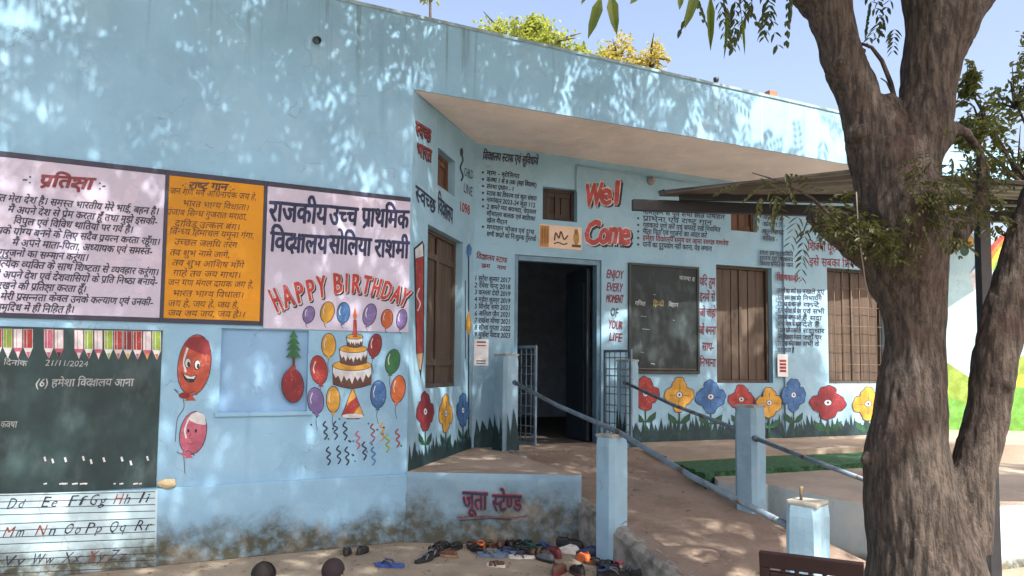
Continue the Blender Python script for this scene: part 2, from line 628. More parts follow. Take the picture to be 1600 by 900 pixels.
rd = V((0.350, -0.937, 0))            # downhill along the ramp
L0, R0 = V((-0.01, 7.9, FLOOR)), V((1.315, 8.395, FLOOR))
P2 = V((0.56, 6.33, 0))
GL = [at_z(*p, 0.5) for p in ((1042, 718), (1103, 741), (1114, 736), (1194, 732), (1331, 724), (1420, 719))]
GT = [at_z(*p, 0.5) for p in ((1420, 703), (1331, 707), (1196, 712), (1120, 713), (1060, 714))]
bm = bmesh.new()
ver = [A, (P2.x, P2.y), (L0.x, L0.y), (R0.x, R0.y), (1.56, 7.74), (GT[2].x, GT[2].y - 0.02), (GT[0].x, GT[0].y - 0.02), (9, GT[0].y + 0.6), (9.0, 13.0), (2.0, 12.0), (-1.2, 9.0)]
prism(bm, ver, 0.0, FLOOR)
struct('verandah_floor', bm, M_VER)

# plinth face with the shoe-stand lettering is a skin of plaster on the floor block
M_EDGE = M_FLOORWALL

# ramp
LEN = 4.0
bm = bmesh.new()
na, nb = 40, 14
g = [[None] * (nb + 1) for _ in range(na + 1)]
for i in range(na + 1):
    t = i / na
    for j in range(nb + 1):
        q = j / nb
        p = L0.lerp(R0, q) + rd * (LEN * t)
        z = FLOOR * (1 - t) + 0.02 - 0.016 * (t < 0.02)
        z += 0.012 * noise.noise(V((p.x * 2, p.y * 2, 3))) * min(1, t * 8)
        g[i][j] = bm.verts.new((p.x, p.y, z))
for i in range(na):
    for j in range(nb):
        bm.faces.new((g[i][j], g[i + 1][j], g[i + 1][j + 1], g[i][j + 1]))
bmesh.ops.recalc_face_normals(bm, faces=bm.faces)
for f in bm.faces:
    f.smooth = True
struct('ramp', bm, M_RAMP)
# rough retaining edge down the left of the ramp
bm = bmesh.new()
nn, prof = 70, 9
rows = []
sd = V((rd.y, -rd.x, 0))
sd = V((-0.937, -0.35, 0))
for i in range(nn + 1):
    t = i / nn
    p = L0 + rd * (LEN * t)
    zt = FLOOR * (1 - t) + 0.022
    row = []
    for k in range(prof):
        q = k / (prof - 1)
        # up over the edge, from 9 cm inside the ramp to 10 cm outside at the ground
        s_ = -0.07 + 0.10 * min(1, q * 2.0)
        z = zt if q < 0.45 else zt * (1 - (q - 0.45) / 0.55) - 0.02
        nz = noise.noise(V((p.x * 5 + s_ * 9, p.y * 5, z * 7)))
        row.append(bm.verts.new((p.x + sd.x * (s_ + 0.014 * nz), p.y + sd.y * (s_ + 0.014 * nz), z + 0.014 * noise.noise(V((p.x * 6, p.y * 6, q * 6 + 4))))))
    rows.append(row)
for a, b in zip(rows, rows[1:]):
    for k in range(prof - 1):
        bm.faces.new((a[k], a[k + 1], b[k + 1], b[k]))
bmesh.ops.recalc_face_normals(bm, faces=bm.faces)
struct('ramp_edge', bm, M_ROUGH)

# green mat strip and the lower cement slab in front of it
bm = bmesh.new()
def ragged(pts, step, amp):
    out = []
    for i, p in enumerate(pts):
        q = pts[(i + 1) % len(pts)]
        n_ = max(1, int((V(q) - V(p)).length / step))
        for k in range(n_):
            c_ = V(p).lerp(V(q), k / n_)
            out.append((c_.x + amp * noise.noise(V((c_.x * 9, c_.y * 9, 0))), c_.y + amp * noise.noise(V((c_.x * 9, c_.y * 9, 7)))))
    return out
prism(bm, ragged([(p.x, p.y) for p in GL] + [(p.x, p.y) for p in GT], .04, .05), 0.3, 0.497)
struct('green_strip', bm, M_MAT)
S1 = [at_z(*p, 0.45) for p in ((1112, 741), (1122, 752), (1146, 758), (1200, 757), (1360, 791))]
slab = [(p.x, p.y) for p in S1] + [(2.72, 5.42), (2.86, 5.40), (4.2, 5.95), (9, 7.6), (9, GL[5].y + 1.0), (GL[5].x + 0.02, GL[5].y + 0.02), (GL[3].x, GL[3].y + 0.01), (GL[2].x, GL[2].y + 0.01)]
bm = bmesh.new()
prism(bm, slab, 0.0, 0.45)
bm.faces.ensure_lookup_table()
for f in bm.faces:
    f.material_index = 0 if f.normal.z > 0.7 else 1
tag(obj('lower_slab', bm, [M_SLAB, M_SLABSIDE]), kind='structure')

# ================================================================== the school building
bld = thing('school_building', 'single storey blue painted school with murals, writing and a deep roof overhang', 'school building', (A[0], A[1], 0))
ZTOP, ZFB = 4.42, 3.79
def wall(name, pl, outline, holes, depth, m, parent=bld, thick=0.2):
    """front face with openings, reveals as deep as the wall, and its outer edges"""
    bm = bmesh.new()
    loops = [[V((u, z, 0)) for u, z in outline]] + [[V((u, z, 0)) for u, z in h] for h in holes]
    flat = [p for l in loops for p in l]
    vs = [bm.verts.new(pl.P(p.x, p.y)) for p in flat]
    for t in tessellate_polygon(loops):
        bm.faces.new([vs[i] for i in t])
    n0 = 0
    for k, l in enumerate(loops):
        dd = thick if k == 0 else depth
        bk = [bm.verts.new(pl.P(p.x, p.y, -dd)) for p in l]
        for i in range(len(l)):
            j = (i + 1) % len(l)
            bm.faces.new((vs[n0 + i], vs[n0 + j], bk[j], bk[i]))
        n0 += len(l)
    bmesh.ops.recalc_face_normals(bm, faces=bm.faces)
    return obj(name, bm, m, parent)
def rc(r):
    u0, u1, z0, z1 = r
    return [(u0, z0), (u1, z0), (u1, z1), (u0, z1)]

# front wall with the shallow niche; its upper band runs on as the roof fascia
niche = LW.rect((345, 510), (481, 519), (481, 640), (343, 646))
wall('front_wall', LW, [(-7, 0), (0, 0), (0, ZFB), (3.0, ZFB + 0.03), (9.5, ZFB + 0.07), (9.5, ZTOP), (-7, ZTOP)], [rc(niche)], 0.035, M_WALL)
bm = bmesh.new()
pbox(bm, LW, niche[0] - .02, niche[1] + .02, niche[2] - .02, niche[3] + .02, -0.06, -0.034)
obj('niche_back', bm, plaster('blue_niche', (0.195, 0.36, 0.56), None, streak=0.2), bld)
bm = bmesh.new()
pbox(bm, LW, niche[0] - .03, niche[1] + .04, niche[2] - .035, niche[2] - 0.004, 0.0, 0.02, 0.006)
obj('niche_sill', bm, M_WALL, bld)
# slightly thicker foot of the wall, ending in a narrow ledge
lz = (LW.uz(250, 764)[1] + LW.uz(632, 738)[1]) / 2
bm = bmesh.new()
pbox(bm, LW, -7, -0.004, 0, lz, 0.0, 0.035, 0.008)
obj('wall_foot', bm, M_WALL, bld)
# coping along the top edge
bm = bmesh.new()
pbox(bm, LW, -7, 9.52, ZTOP, ZTOP + 0.03, -0.25, 0.012, 0.004)
obj('parapet_coping', bm, mat('weathered_coping', (0.23, 0.33, 0.38), 0.9, 0.3, 5, 0.3), bld)
# plaster joints on the fascia
for x in (1189, 1273):
    bm = bmesh.new()
    u = LW.uz(x, 180)[0]
    pbox(bm, LW, u, u + 0.012, ZFB + 0.06, ZTOP - 0.01, 0.0, 0.0025)
    obj('fascia_joint', bm, mat('joint_grey', (0.42, 0.5, 0.52)), bld)

sw_len = (V(B) - V(A)).length
w_s = SW.rect((684, 233), (711, 249), (711, 304), (684, 293))
w_l = SW.rect((668, 352), (723, 377), (720, 604), (665, 607))
wall('side_wall', SW, [(0, FLOOR - 0.02), (sw_len, FLOOR - 0.02), (sw_len, 4.2), (0, 4.2)], [rc(w_s), rc(w_l)], 0.13, M_WALLB)
door = BW.rect((803, 397), (941, 407), (938, 690), (803, 700))
door = (door[0], door[1], FLOOR - 0.02, door[3])
v1 = BW.rect((848, 291), (902, 297), (902, 347), (848, 343))
v2 = BW.rect((1141, 318), (1183, 321), (1183, 363), (1143, 360))
w1 = BW.rect((1119, 412), (1208, 420), (1206, 600), (1120, 597))
w2 = BW.rect((1293, 419), (1385, 423), (1385, 601), (1294, 598))
BWLEN = 6.6
wall('back_wall', BW, [(0, FLOOR - 0.02), (BWLEN, FLOOR - 0.02), (BWLEN, 4.2), (0, 4.2)], [rc(door), rc(v1), rc(v2), rc(w1), rc(w2)], 0.16, M_WALLB)
# end pier (the wall steps forward a little past the corner by the second window)
pu = BW.uz(1250, 500)[0]
bm = bmesh.new()
tl = BW.uz(1250, 330)[1]
pbox(bm, BW, pu - 0.28, pu, FLOOR + 0.004, 3.9, 0.0, 0.03, 0.006)
obj('pilaster', bm, M_WALLB, bld)

# soffit between fascia and back walls, roof slab and end walls
bm = bmesh.new()
zfb = lambda u: ZFB + (0.01 * u if u < 3 else 0.03 + (u - 3) * 0.04 / 6.5) - 0.004
fb = [LW.P(u, zfb(u), -0.003) for u in (0, 1.5, 3, 4.5, 6, 7.5, 9.4)]
bk = [V((A[0], A[1] + .01, 3.786))] + [BW.P(u, z) for u, z in ((0.0, 3.88), (1.2, 3.85), (2.4, 3.82), (3.6, 3.79), (5.0, 3.78), (7.0, 3.78))]
us_ = (0, 1.5, 3, 4.5, 6, 7.5, 9.4)
a0 = [bm.verts.new(p) for p in fb]
a = [bm.verts.new(LW.P(max(u, .22), zfb(u) - .0005, -.225)) for u in us_]
b = [bm.verts.new(p) for p in bk]
for i in range(6):
    bm.faces.new((a0[i], a0[i + 1], a[i + 1], a[i]))
for i in range(6):
    if i == 0:
        bm.faces.new((a[0], a[1], b[1]))
        bm.faces.new((a[0], b[1], b[0]))
    else:
        bm.faces.new((a[i], a[i + 1], b[i + 1], b[i]))
obj('soffit', bm, M_SOFFIT, bld)
bm = bmesh.new()
c0, c1 = LW.P(-7, 0, -0.21), LW.P(9.5, 0, -0.21)
dn = -LW.n * 9
prism(bm, [(c0.x, c0.y), (c1.x, c1.y), (c1.x + dn.x, c1.y + dn.y), (c0.x + dn.x, c0.y + dn.y)], 4.22, 4.36)
bmesh.ops.holes_fill(bm, edges=bm.edges)
obj('roof', bm, mat('roof_cement', (0.3, 0.3, 0.28), 0.9), bld)
bm = bmesh.new()
e0 = BW.P(BWLEN, 0)
e1 = e0 - BW.n * 6
for p, q in ((e0, e1),):
    prism(bm, [(p.x, p.y), (q.x, q.y), (q.x + 0.2, q.y), (p.x + 0.19, p.y + 0.07)], 0, 4.2)
obj('end_wall', bm, M_WALL, bld)

# dim room behind the open door
bm = bmesh.new()
r0, r1 = -0.25, 5.2
for (u0, u1, o0, o1) in ((r0, r0 + .1, -4.3, -0.17), (r1, r1 + .1, -4.3, -0.17), (r0, r1 + .1, -4.4, -4.3)):
    pbox(bm, BW, u0, u1, FLOOR, 4.2, o0, o1)

pbox(bm, BW, r0, r1, 4.12, 4.2, -4.3, -0.17)
obj('room', bm, M_INT, bld)
bm = bmesh.new()
pbox(bm, BW, r0, r1, FLOOR - .05, FLOOR + 0.004, -4.3, -0.17)
obj('room_floor', bm, mat('dark_room_floor', (.05, .05, .05), .95), bld)

# door: frame, leaf folded back inside
dr = thing
bm = bmesh.new()
u0, u1, z0, z1 = door
pbox(bm, BW, u0 + .002, u0 + .05, FLOOR + .003, z1 - .002, -0.12, -0.02, .004)
pbox(bm, BW, u1 - .05, u1 - .002, FLOOR + .003, z1 - .002, -0.12, -0.02, .004)
pbox(bm, BW, u0 + .052, u1 - .052, z1 - .06, z1 - .002, -0.12, -0.02, .004)
dfr = obj('door_frame', bm, M_FRAMEB, bld)
bm = bmesh.new()
pbox(bm, BW, u1 - .10, u1 - .06, FLOOR + .02, z1 - .08, -.72, -.17, .004)
pbox(bm, BW, u1 - .108, u1 - .10, FLOOR + .15, FLOOR + .95, -.66, -.24, .003)
pbox(bm, BW, u1 - .108, u1 - .10, FLOOR + 1.1, z1 - .25, -.66, -.24, .003)
obj('door_leaf', bm, M_DARKDOOR, bld)

def window(pl, r, m, planks, deep, fm=M_FRAMEB, bars=False, name='window'):
    u0, u1, z0, z1 = r
    bm = bmesh.new()
    fw = 0.035
    for q in ((u0 + .002, u0 + fw, z0 + .002, z1 - .002), (u1 - fw, u1 - .002, z0 + .002, z1 - .002), (u0 + fw + .001, u1 - fw - .001, z1 - fw, z1 - .002), (u0 + fw + .001, u1 - fw - .001, z0 + .002, z0 + fw)):
        pbox(bm, pl, *q, -deep - .02, -deep + .018, .003)
    fo = obj(name, bm, m, bld)
    bm = bmesh.new()
    a, b = u0 + fw + .002, u1 - fw - .002
    wd = (b - a) / planks
    for k in range(planks):
        pbox(bm, pl, a + wd * k + .002, a + wd * (k + 1) - .005, z0 + fw + .002, z1 - fw - .002, -deep - .045, -deep - .012 - 0.007 * (k % 2), .004)
    mid = (a + b) / 2
    pbox(bm, pl, mid - .022, mid + .022, z0 + fw + .003, z1 - fw - .003, -deep - .011, -deep + .008, .004)
    for zz in (() if planks > 4 else (z0 + 0.16 * (z1 - z0), z1 - 0.16 * (z1 - z0))):
        pbox(bm, pl, a + .004, mid - .024, zz - .03, zz + .03, -deep - .0115, -deep + .002, .003)
        pbox(bm, pl, mid + .024, b - .004, zz - .03, zz + .03, -deep - .0115, -deep + .002, .003)
    obj('shutter', bm, m, fo)
    if bars:
        bm = bmesh.new()
        for k in range(6):
            uu = u0 + (u1 - u0) * (k + 1) / 7
            tube(bm, [pl.P(uu, z0 + .01, -.03), pl.P(uu, z1 - .01, -.03)], .004, 6)
        for k in range(5):
            zz = z0 + (z1 - z0) * (k + 1) / 6
            tube(bm, [pl.P(u0 + .01, zz, -.037), pl.P(u1 - .01, zz, -.037)], .0035, 6)
        obj('bars', bm, mat('rusty_bar', (0.14, 0.09, 0.06), 0.7, 0.3), fo)
    return fo
window(SW, w_l, M_SHUTTER, 4, 0.09)
window(SW, w_s, M_VENTB, 2, 0.09, name='vent_window')
window(BW, v1, M_VENT, 3, 0.10, name='vent_window')
window(BW, v2, M_VENTB, 2, 0.09, name='vent_window')
window(BW, w1, M_SHUTTER, 6, 0.09)
window(BW, w2, M_SHUTTER, 6, 0.10, bars=True)

# conduit, lamp holder, drain hole
bm = bmesh.new()
pts = [BW.P(*BW.uz(*p), 0.015) for p in ((900, 300), (900, 258), (1010, 275), (1150, 296), (1300, 312))]
for p, q in zip(pts, pts[1:]):
    tube(bm, [p, q], 0.009, 6)
obj('conduit', bm, M_WALLB, bld)
bm = bmesh.new()
p = BW.P(*BW.uz(1016, 283))
tube(bm, [p, p + BW.n * 0.03, p + BW.n * 0.031, p + BW.n * 0.09], [0.05, 0.05, 0.025, 0.022], 14)
obj('lamp_holder', bm, mat('grey_plastic', (0.25, 0.24, 0.25), 0.5), bld)
bm = bmesh.new()
p = BW.P(*BW.uz(1030, 300))
tube(bm, [p, p + BW.n * 0.10, p + BW.n * 0.13 + V((0, 0, -.05))], [0.014, 0.014, 0.02], 8)
obj('wire_hook', bm, M_BLACK, bld)
bm = bmesh.new()
p = LW.P(*LW.uz(494, 63))
dd = (LW.n + V((0, 0, -.35))).normalized()
seg = 16
rings = []
for k, (o_, rr) in enumerate(((-.02, .031), (.055, .031), (.055, .024), (-.018, .024))):
    e1_ = dd.orthogonal().normalized(); e2_ = dd.cross(e1_)
    rings.append([bm.verts.new(p + dd * o_ + (e1_ * cos(2 * pi * i / seg) + e2_ * sin(2 * pi * i / seg)) * rr) for i in range(seg)])
for a_, b_ in zip(rings, rings[1:]):
    for i in range(seg):
        bm.faces.new((a_[i], a_[(i + 1) % seg], b_[(i + 1) % seg], b_[i]))
bm.faces.new(rings[-1])
obj('drain_pipe', bm, M_BLACK, bld)
# plastered front and side of the plinth, a skin proud of the floor block
bm = bmesh.new()
pl_len = (P2 - V((A[0], A[1], 0))).length
nu, nz_ = 60, 18
gr = []
for i in range(nu + 1):
    col_ = []
    for j in range(nz_ + 1):
        u, z = -0.0 + (pl_len + 0.02) * i / nu, (FLOOR + 0.002) * j / nz_
        o_ = 0.03 + 0.014 * noise.noise(V((u * 5, z * 7, 1))) - (0.02 if j == nz_ else 0) + 0.03 * (1 - j / nz_) ** 3
        if i >= nu - 1:
            o_ -= 0.012 * (i - nu + 2)
        col_.append(bm.verts.new(PW.P(u, z, o_)))
    gr.append(col_)
for i in range(nu):
    for j in range(nz_):
        bm.faces.new((gr[i][j], gr[i + 1][j], gr[i + 1][j + 1], gr[i][j + 1])).smooth = True
obj('plinth', bm, M_FLOORWALL, bld)

# ------------------------------------------------------------------ murals on the front wall
def balloon(pl, cx, cy, rx, ry, m, rot=0.0, name='painted_balloon', string=20, off=.002):
    P = Paint(pl, off)
    sh = lambda a: 1 + (0.10 if sin(a) > 0 else 0) * sin(a)
    P.ell(cx, cy, rx + 1.2, ry + 1.2, C_NAV, 0, rot, 26, sh)
    P.ell(cx, cy, rx, ry, m, 1, rot, 26, sh)
    P.curve([(cx - rx * 0.55, cy + ry * 0.3), (cx - rx * 0.66, cy - ry * 0.1), (cx - rx * .4, cy - ry * .6)], max(1.0, rx * 0.13), C_WHT, 2)
    bx, by = cx - sin(rot) * ry * 1.08, cy + cos(rot) * ry * 1.08
    P.px([(bx, by - 2), (bx + rx * .35, by + ry * .22), (bx - rx * .35, by + ry * .22)], m, 2)
    if string:
        P.curve([(bx, by + ry * .2), (bx - 1.5, by + string * .5), (bx + 1.0, by + string)], 0.8, C_INK, 0.5)
    return P, name
def put(pn, parent=bld, label=None):
    o = pn[0].build(pn[1], parent)
    if label:
        o['label'] = label
    return o

TOPB = []
for (x, y, rx, ry, m, rot) in ((482, 491, 8.5, 12, C_PUR, .25), (511, 487, 10, 15, C_YEL, .2), (536, 488, 9.5, 15, C_BLU, .1), (577, 491, 9.5, 16, C_PUR, .25), (604, 497, 8.5, 13, C_ORA, .1), (627, 498, 7.5, 14, C_PUR, .15),
                               (513.5, 538.5, 10.5, 17, C_YEL, 0), (498, 577, 12.5, 21, C_RED, -.15), (586, 539, 9.5, 17, C_DRED, .2), (613.5, 564, 10.5, 18, C_GRN, .2), (493, 625, 12, 19, C_PUR, -.1), (520.5, 623, 10, 19, C_YEL, 0), (591, 615, 11.5, 20, C_BLU, .05), (622, 607, 10.5, 20, C_ORA, .15)):
    if y > 520:
        put(balloon(LW, x, y, rx, ry, m, rot, string=26))
    else:
        TOPB.append((x, y, rx, ry, m, rot))
# two balloons with faces
P, n_ = balloon(LW, 304, 568, 25, 45, paint((0.46, 0.07, 0.035)), .14, 'painted_face_balloon', 0)
P.px([(287, 540), (292, 531), (303, 526), (316, 526), (326, 533), (329, 545), (327, 555), (316, 553), (300, 547)], C_DRED, 3)
for ex_ in (293, 308):
    P.ell(ex_, 567 + (ex_ - 293) * .2, 5, 8, C_BLK, 4); P.ell(ex_ + .4, 567 + (ex_ - 293) * .2, 4, 6.8, C_WHT, 5); P.ell(ex_ + 1.6, 569 + (ex_ - 293) * .2, 2.3, 4.2, C_BLK, 6)
P.px([(285, 584), (296, 588), (308, 586), (303, 597), (294, 598), (288, 593)], C_BLK, 4)
P.px([(287, 585), (297, 589), (306, 587), (303, 592), (292, 591)], C_WHT, 5)
P.curve([(283, 580), (286, 585)], 1.2, C_BLK, 4); P.curve([(279, 612), (272, 608), (282, 618)], 1, C_INK, 2); P.curve([(294, 615), (304, 612), (308, 618)], 1, C_INK, 2)
P.ell(288, 618, 9, 5, C_DRED, 4); P.curve([(286, 622), (287, 638), (277, 655), (274, 690)], 1.0, C_INK, 1)
put((P, n_), label='large red balloon with a grinning face, painted on the wall')
P, n_ = balloon(LW, 302, 675, 20, 32, C_PNK, .2, 'painted_face_balloon', 0)
P.px([(293, 655), (299, 647), (309, 643), (319, 648), (322, 660), (321, 664), (307, 662)], C_WHT, 3)
for ex_ in (294, 306):
    P.ell(ex_, 673, 2, 3, C_BLK, 4)
P.curve([(298, 676), (296, 684), (300, 685)], 1, C_BRICK, 4); P.curve([(292, 692), (298, 694), (304, 691)], 1.1, C_BRICK, 4)
P.curve([(276, 706), (286, 710), (294, 704), (304, 712)], 1.1, C_INK, 2); P.curve([(287, 712), (289, 740)], 1, C_INK, 1)
P.ell(288, 709, 5, 3.5, C_PNK, 4)
put((P, n_), label='small pink balloon with a sleepy face and white cap, painted on the wall')
# red sack with a little fir tree
P = Paint(LW)
sk_ = lambda a: 1 + .10 * sin(a) + .05 * cos(2 * a + .6)
P.ell(457, 600, 17, 28, C_NAV, 0, -.12, 30, sk_)
P.ell(457, 600, 15.7, 26.7, C_DRED, 1, -.12, 30, sk_)
P.curve([(452, 575), (456, 590), (453, 608)], 1.1, C_RED, 2)
P.px([(450, 577), (455, 571), (462, 572), (463, 577), (456, 580)], C_BRICK, 2.5)
P.build('painted_sack', bld)
P = Paint(LW)
P.px([(456, 545), (461, 545), (461, 572), (457, 572)], C_BRN, 0)
for k, (yy, hw) in enumerate(((528, 7), (538, 10), (548, 12), (559, 13))):
    P.px([(458.5, yy - 13 - k), (458.5 + hw, yy), (458.5 + hw * .3, yy - 1), (458.5 - hw * .3, yy - 1), (458.5 - hw, yy)], C_GRN, 1 + k)
P.build('painted_fir_tree', bld)
# cake with a candle
P = Paint(LW)
def tier(x0, x1, y0, y1, lay):
    e = (x1 - x0) * 0.11
    P.px([(x0 - 1.3, y0)] + [(x0 + (x1 - x0) * k / 8, y1 + e * sin(pi * k / 8)) for k in range(9)] + [(x1 + 1.3, y0)], C_NAV, lay)
    P.px([(x0, y0)] + [(x0 + (x1 - x0) * k / 8, y1 - 1.2 + e * sin(pi * k / 8)) for k in range(9)] + [(x1, y0)], C_BRN, lay + .5)
    drip = [(x0, y0)]
    nd = 14
    for k in range(nd + 1):
        drip.append((x0 + (x1 - x0) * k / nd, y0 + (y1 - y0) * ((0.35, 0.6, 0.42, 0.75)[k % 4]) + e * sin(pi * k / nd)))
    drip.append((x1, y0))
    P.px(drip, C_WHT, lay + 1)
    P.ell((x0 + x1) / 2, y0, (x1 - x0) / 2 + 1, e + 2, C_NAV, lay + 1.4)
    P.ell((x0 + x1) / 2, y0, (x1 - x0) / 2, e + 1, C_YEL, lay + 1.8)
tier(520, 580, 571, 601, 0)
tier(531, 573, 545, 567, 3)
tier(542, 566, 526, 541, 6)
P.build('painted_cake', bld)
P = Paint(LW)
P.px([(551, 604), (569, 650), (560, 655), (543, 655), (533, 650)], C_NAV, 0)
P.px([(551, 607), (567, 648), (535, 648)], C_RED, 1)
P.px([(551, 607), (556, 620), (541, 633), (546, 619)], C_YEL, 2)
P.px([(562, 634), (567, 648), (551, 648)], C_YEL, 2)
P.ell(551, 650, 17, 3.6, C_WHT, 3)
P.build('painted_party_hat', bld)
P = Paint(LW)
for (x, y, m) in ((509, 660, C_NAV), (525, 660, C_NAV), (540, 661, C_NAV), (560, 675, C_PNK), (583, 664, C_BRICK), (598, 662, C_YEL), (606, 680, C_LIME), (622, 672, C_BRICK), (514, 700, C_NAV), (530, 698, C_NAV), (543, 700, C_NAV), (570, 692, C_NAV), (584, 700, C_BLU)):
    P = Paint(LW)
    P.curve([(x, y - 2), (x - 4, y + 4), (x + 2, y + 9), (x - 3, y + 15), (x + 2, y + 20), (x - 2, y + 27)], 2.4, m, 0.3, 8)
    P.build('painted_streamer', bld)
for k in range(22):
    P = Paint(LW)
    x, y = R.uniform(486, 632), R.uniform(648, 722)
    P.ell(x, y, 1.7, 1.7, R.choice((C_NAV, C_BLU, C_GRN)), 1.5, 0, 6)
    P.build('painted_dot', bld)
# corner pencil on the recess wall
P = Paint(SW)
P.px([(646, 388), (660, 376), (663, 384), (662, 550), (657, 592), (652, 560), (650, 552)], C_BLK, 0)
P.px([(648, 390), (660, 380), (661, 400), (649, 404)], C_WHT, 1)
P.px([(649, 405), (661, 401), (660.5, 550), (651, 552)], C_RED, 1)
P.px([(651, 553), (660.5, 551), (657, 578), (654.5, 578)], paint((0.55, 0.34, 0.18)), 1)
P.curve([(655, 450), (651, 462), (656, 474), (652, 486)], 2.0, C_WHT, 2)
P.build('painted_pencil', bld)
P = Paint(SW)
P.px([(729, 385), (733, 380), (737, 388), (736, 398), (730, 402), (728, 395)], C_BLU, 0)
P.line([(732, 400), (732, 680)], 2, C_NAV, 0)
P.px([(728, 500), (732, 485), (736, 500), (736, 515), (732, 524), (728, 515)], C_YEL, 1)
P.line([(727, 438), (727, 560)], 1.2, C_NAV, 0)
P.build('painted_brush', bld)

# flowers and grass
def flower(pl, cx, cy, w_, h_, m, base_y, name='painted_flower', off=.002):
    P = Paint(pl, off)
    fn = lambda a: (0.80 + 0.20 * cos(4 * a)) * (1 + 0.05 * sin(13 * a))
    P.line([(cx, cy + h_ * .35), (cx + .5, base_y)], max(2, w_ * .06), C_DGRN, 0)
    ly = cy + h_ * .78
    for s_ in (-1, 1):
        P.px([(cx, ly + h_ * .12), (cx + s_ * w_ * .16, ly - h_ * .08), (cx + s_ * w_ * .42, ly - h_ * .22), (cx + s_ * w_ * .40, ly + h_ * .0), (cx + s_ * w_ * .22, ly + h_ * .12)], C_DGRN, .5)
    fs_ = [R.uniform(0, 6) for _ in range(8)]
    for k, (dx, dy) in enumerate(((0, -.27), (-.27, .02), (.27, .02), (0, .27))):
        g_ = lambda a, f1=fs_[k], f2=fs_[k + 4]: 1 + .07 * sin(3 * a + f1) + .05 * sin(7 * a + f2)
        P.ell(cx + dx * w_, cy + dy * h_, w_ * .265 + .9, h_ * .265 + .9, C_NAV, 1, 0, 26, g_)
    for k, (dx, dy) in enumerate(((0, -.27), (-.27, .02), (.27, .02), (0, .27))):
        g_ = lambda a, f1=fs_[k], f2=fs_[k + 4]: 1 + .07 * sin(3 * a + f1) + .05 * sin(7 * a + f2)
        P.ell(cx + dx * w_, cy + dy * h_, w_ * .262, h_ * .262, m, 2 + .2 * k, 0, 26, g_)
        P.curve([(cx + dx * w_ * .45, cy + dy * h_ * .45), (cx + dx * w_ * .9 + R.uniform(-1, 1), cy + dy * h_ * .9), (cx + dx * w_ * 1.35, cy + dy * h_ * 1.3)], .7, C_NAV, 3)
    P.ell(cx, cy, w_ * .2, h_ * .17, m, 3, 0, 12)
    P.ell(cx, cy, w_ * .13, h_ * .11, C_NAV, 3.5, 0, 10)
    P.ell(cx, cy, w_ * .105, h_ * .088, C_WHT, 4, 0, 10)
    P.ell(cx, cy, w_ * .04, h_ * .04, C_NAV, 5, 0, 6)
    return P.build(name, bld)
for a_ in ((1008, 615, 40, 50, C_RED, 686), (1061, 617, 42, 50, C_YEL, 686), (1110, 620, 44, 48, C_BLU, 686), (1158, 624, 38, 42, C_RED, 686), (1199, 629, 37, 44, C_YEL, 684), (1237, 617, 35, 48, C_BLU, 684), (1293, 629, 52, 50, C_DRED, 684), (1356, 631, 46, 48, C_YEL, 683)):
    flower(BW, *a_, off=.0345 if a_[0] in (1199, 1237) else .0045)
for a_ in ((664, 643, 25, 58, C_DRED, 712), (696, 646, 20, 56, C_YEL, 706), (723, 641, 18, 50, C_BLU, 699)):
    flower(SW, *a_)
def grass(pl, u0, u1, zb, zs, zh, step, name, parent=bld, off=0.0035):
    P = Paint(pl, off)
    P.flat([(u0, zb), (u1, zb), (u1, zb + zs), (u0, zb + zs)], C_GRASS, 0)
    u = u0
    while u < u1 - step * .4:
        w_ = step * R.uniform(.7, 1.3)
        h_ = zh * R.uniform(.45, 1.0)
        ln = R.uniform(-.35, .35) * w_
        ue = min(u1, u + w_)
        tip = min(u1, max(u0, (u + ue) / 2 + ln))
        P.flat([(u, zb + zs * .9), (ue, zb + zs * .9), ((ue + tip) / 2 + .1 * w_, zb + zs + h_ * .45), (tip, zb + zs + h_), ((u + tip) / 2 - .0 * w_, zb + zs + h_ * .4)], C_GRASS, 0.3 + .25 * R.random())
        u += w_ * .62
    return P.build(name, parent)
g0 = BW.uz(988, 640)[0]
grass(BW, g0, pu - .285, FLOOR + .002, .07, .24, .09, 'painted_grass')
grass(BW, pu + .003, BWLEN - .3, FLOOR + .002, .07, .22, .10, 'painted_grass')
P = Paint(BW, 0.034)
grass(BW, pu - .279, pu - .003, FLOOR + .006, .07, .22, .09, 'painted_grass', off=0.034)
grass(SW, .03, sw_len - .03, FLOOR + .002, .05, .19, .10, 'painted_grass')
grass(BW, .02, door[0] - .03, FLOOR + .002, .10, .36, .11, 'painted_grass')

# ------------------------------------------------------------------ writing on the recess and verandah walls
P = Paint(SW)
P.text('स्वच्छ', (649, 210), (673, 224), 20, C_BLK, 0, fat=.012)
P.text('स्वच्छ', (649, 209), (673, 223), 20, C_RED, 2)
P.text('भारत', (651, 243), (674, 254), 19, C_BLK, 0, fat=.012)
P.text('भारत', (651, 242), (674, 253), 19, C_RED, 2)
P.text('स्वच्छ', (649, 312), (680, 335), 22, C_NAV, 0, fat=.006)
P.text('विद्यालय', (684, 332), (707, 350), 24, C_NAV, 0, fat=.006)
P.build('slogan_writing', bld)
P = Paint(SW)
P.curve([(720, 238), (723, 250), (719, 262), (723, 275), (720, 283)], 2.5, C_NAV, 0)
P.ell(721, 238, 2.5, 7, C_NAV, .5)
P.build('helpline_emblem', bld)
P = Paint(SW)
P.text('CHILD', (725, 275), (739, 280), 14, C_NAV, 0, em=.7)
P.build('helpline_writing', bld)
P = Paint(SW)
P.text('LINE', (724, 300), (738, 307), 15, C_NAV, 0, em=.7)
P.build('helpline_writing', bld)
P = Paint(SW)
P.text('1098', (717, 329), (734, 336), 15, C_RED, 0, em=.7, fat=.004)
P.build('helpline_writing', bld)

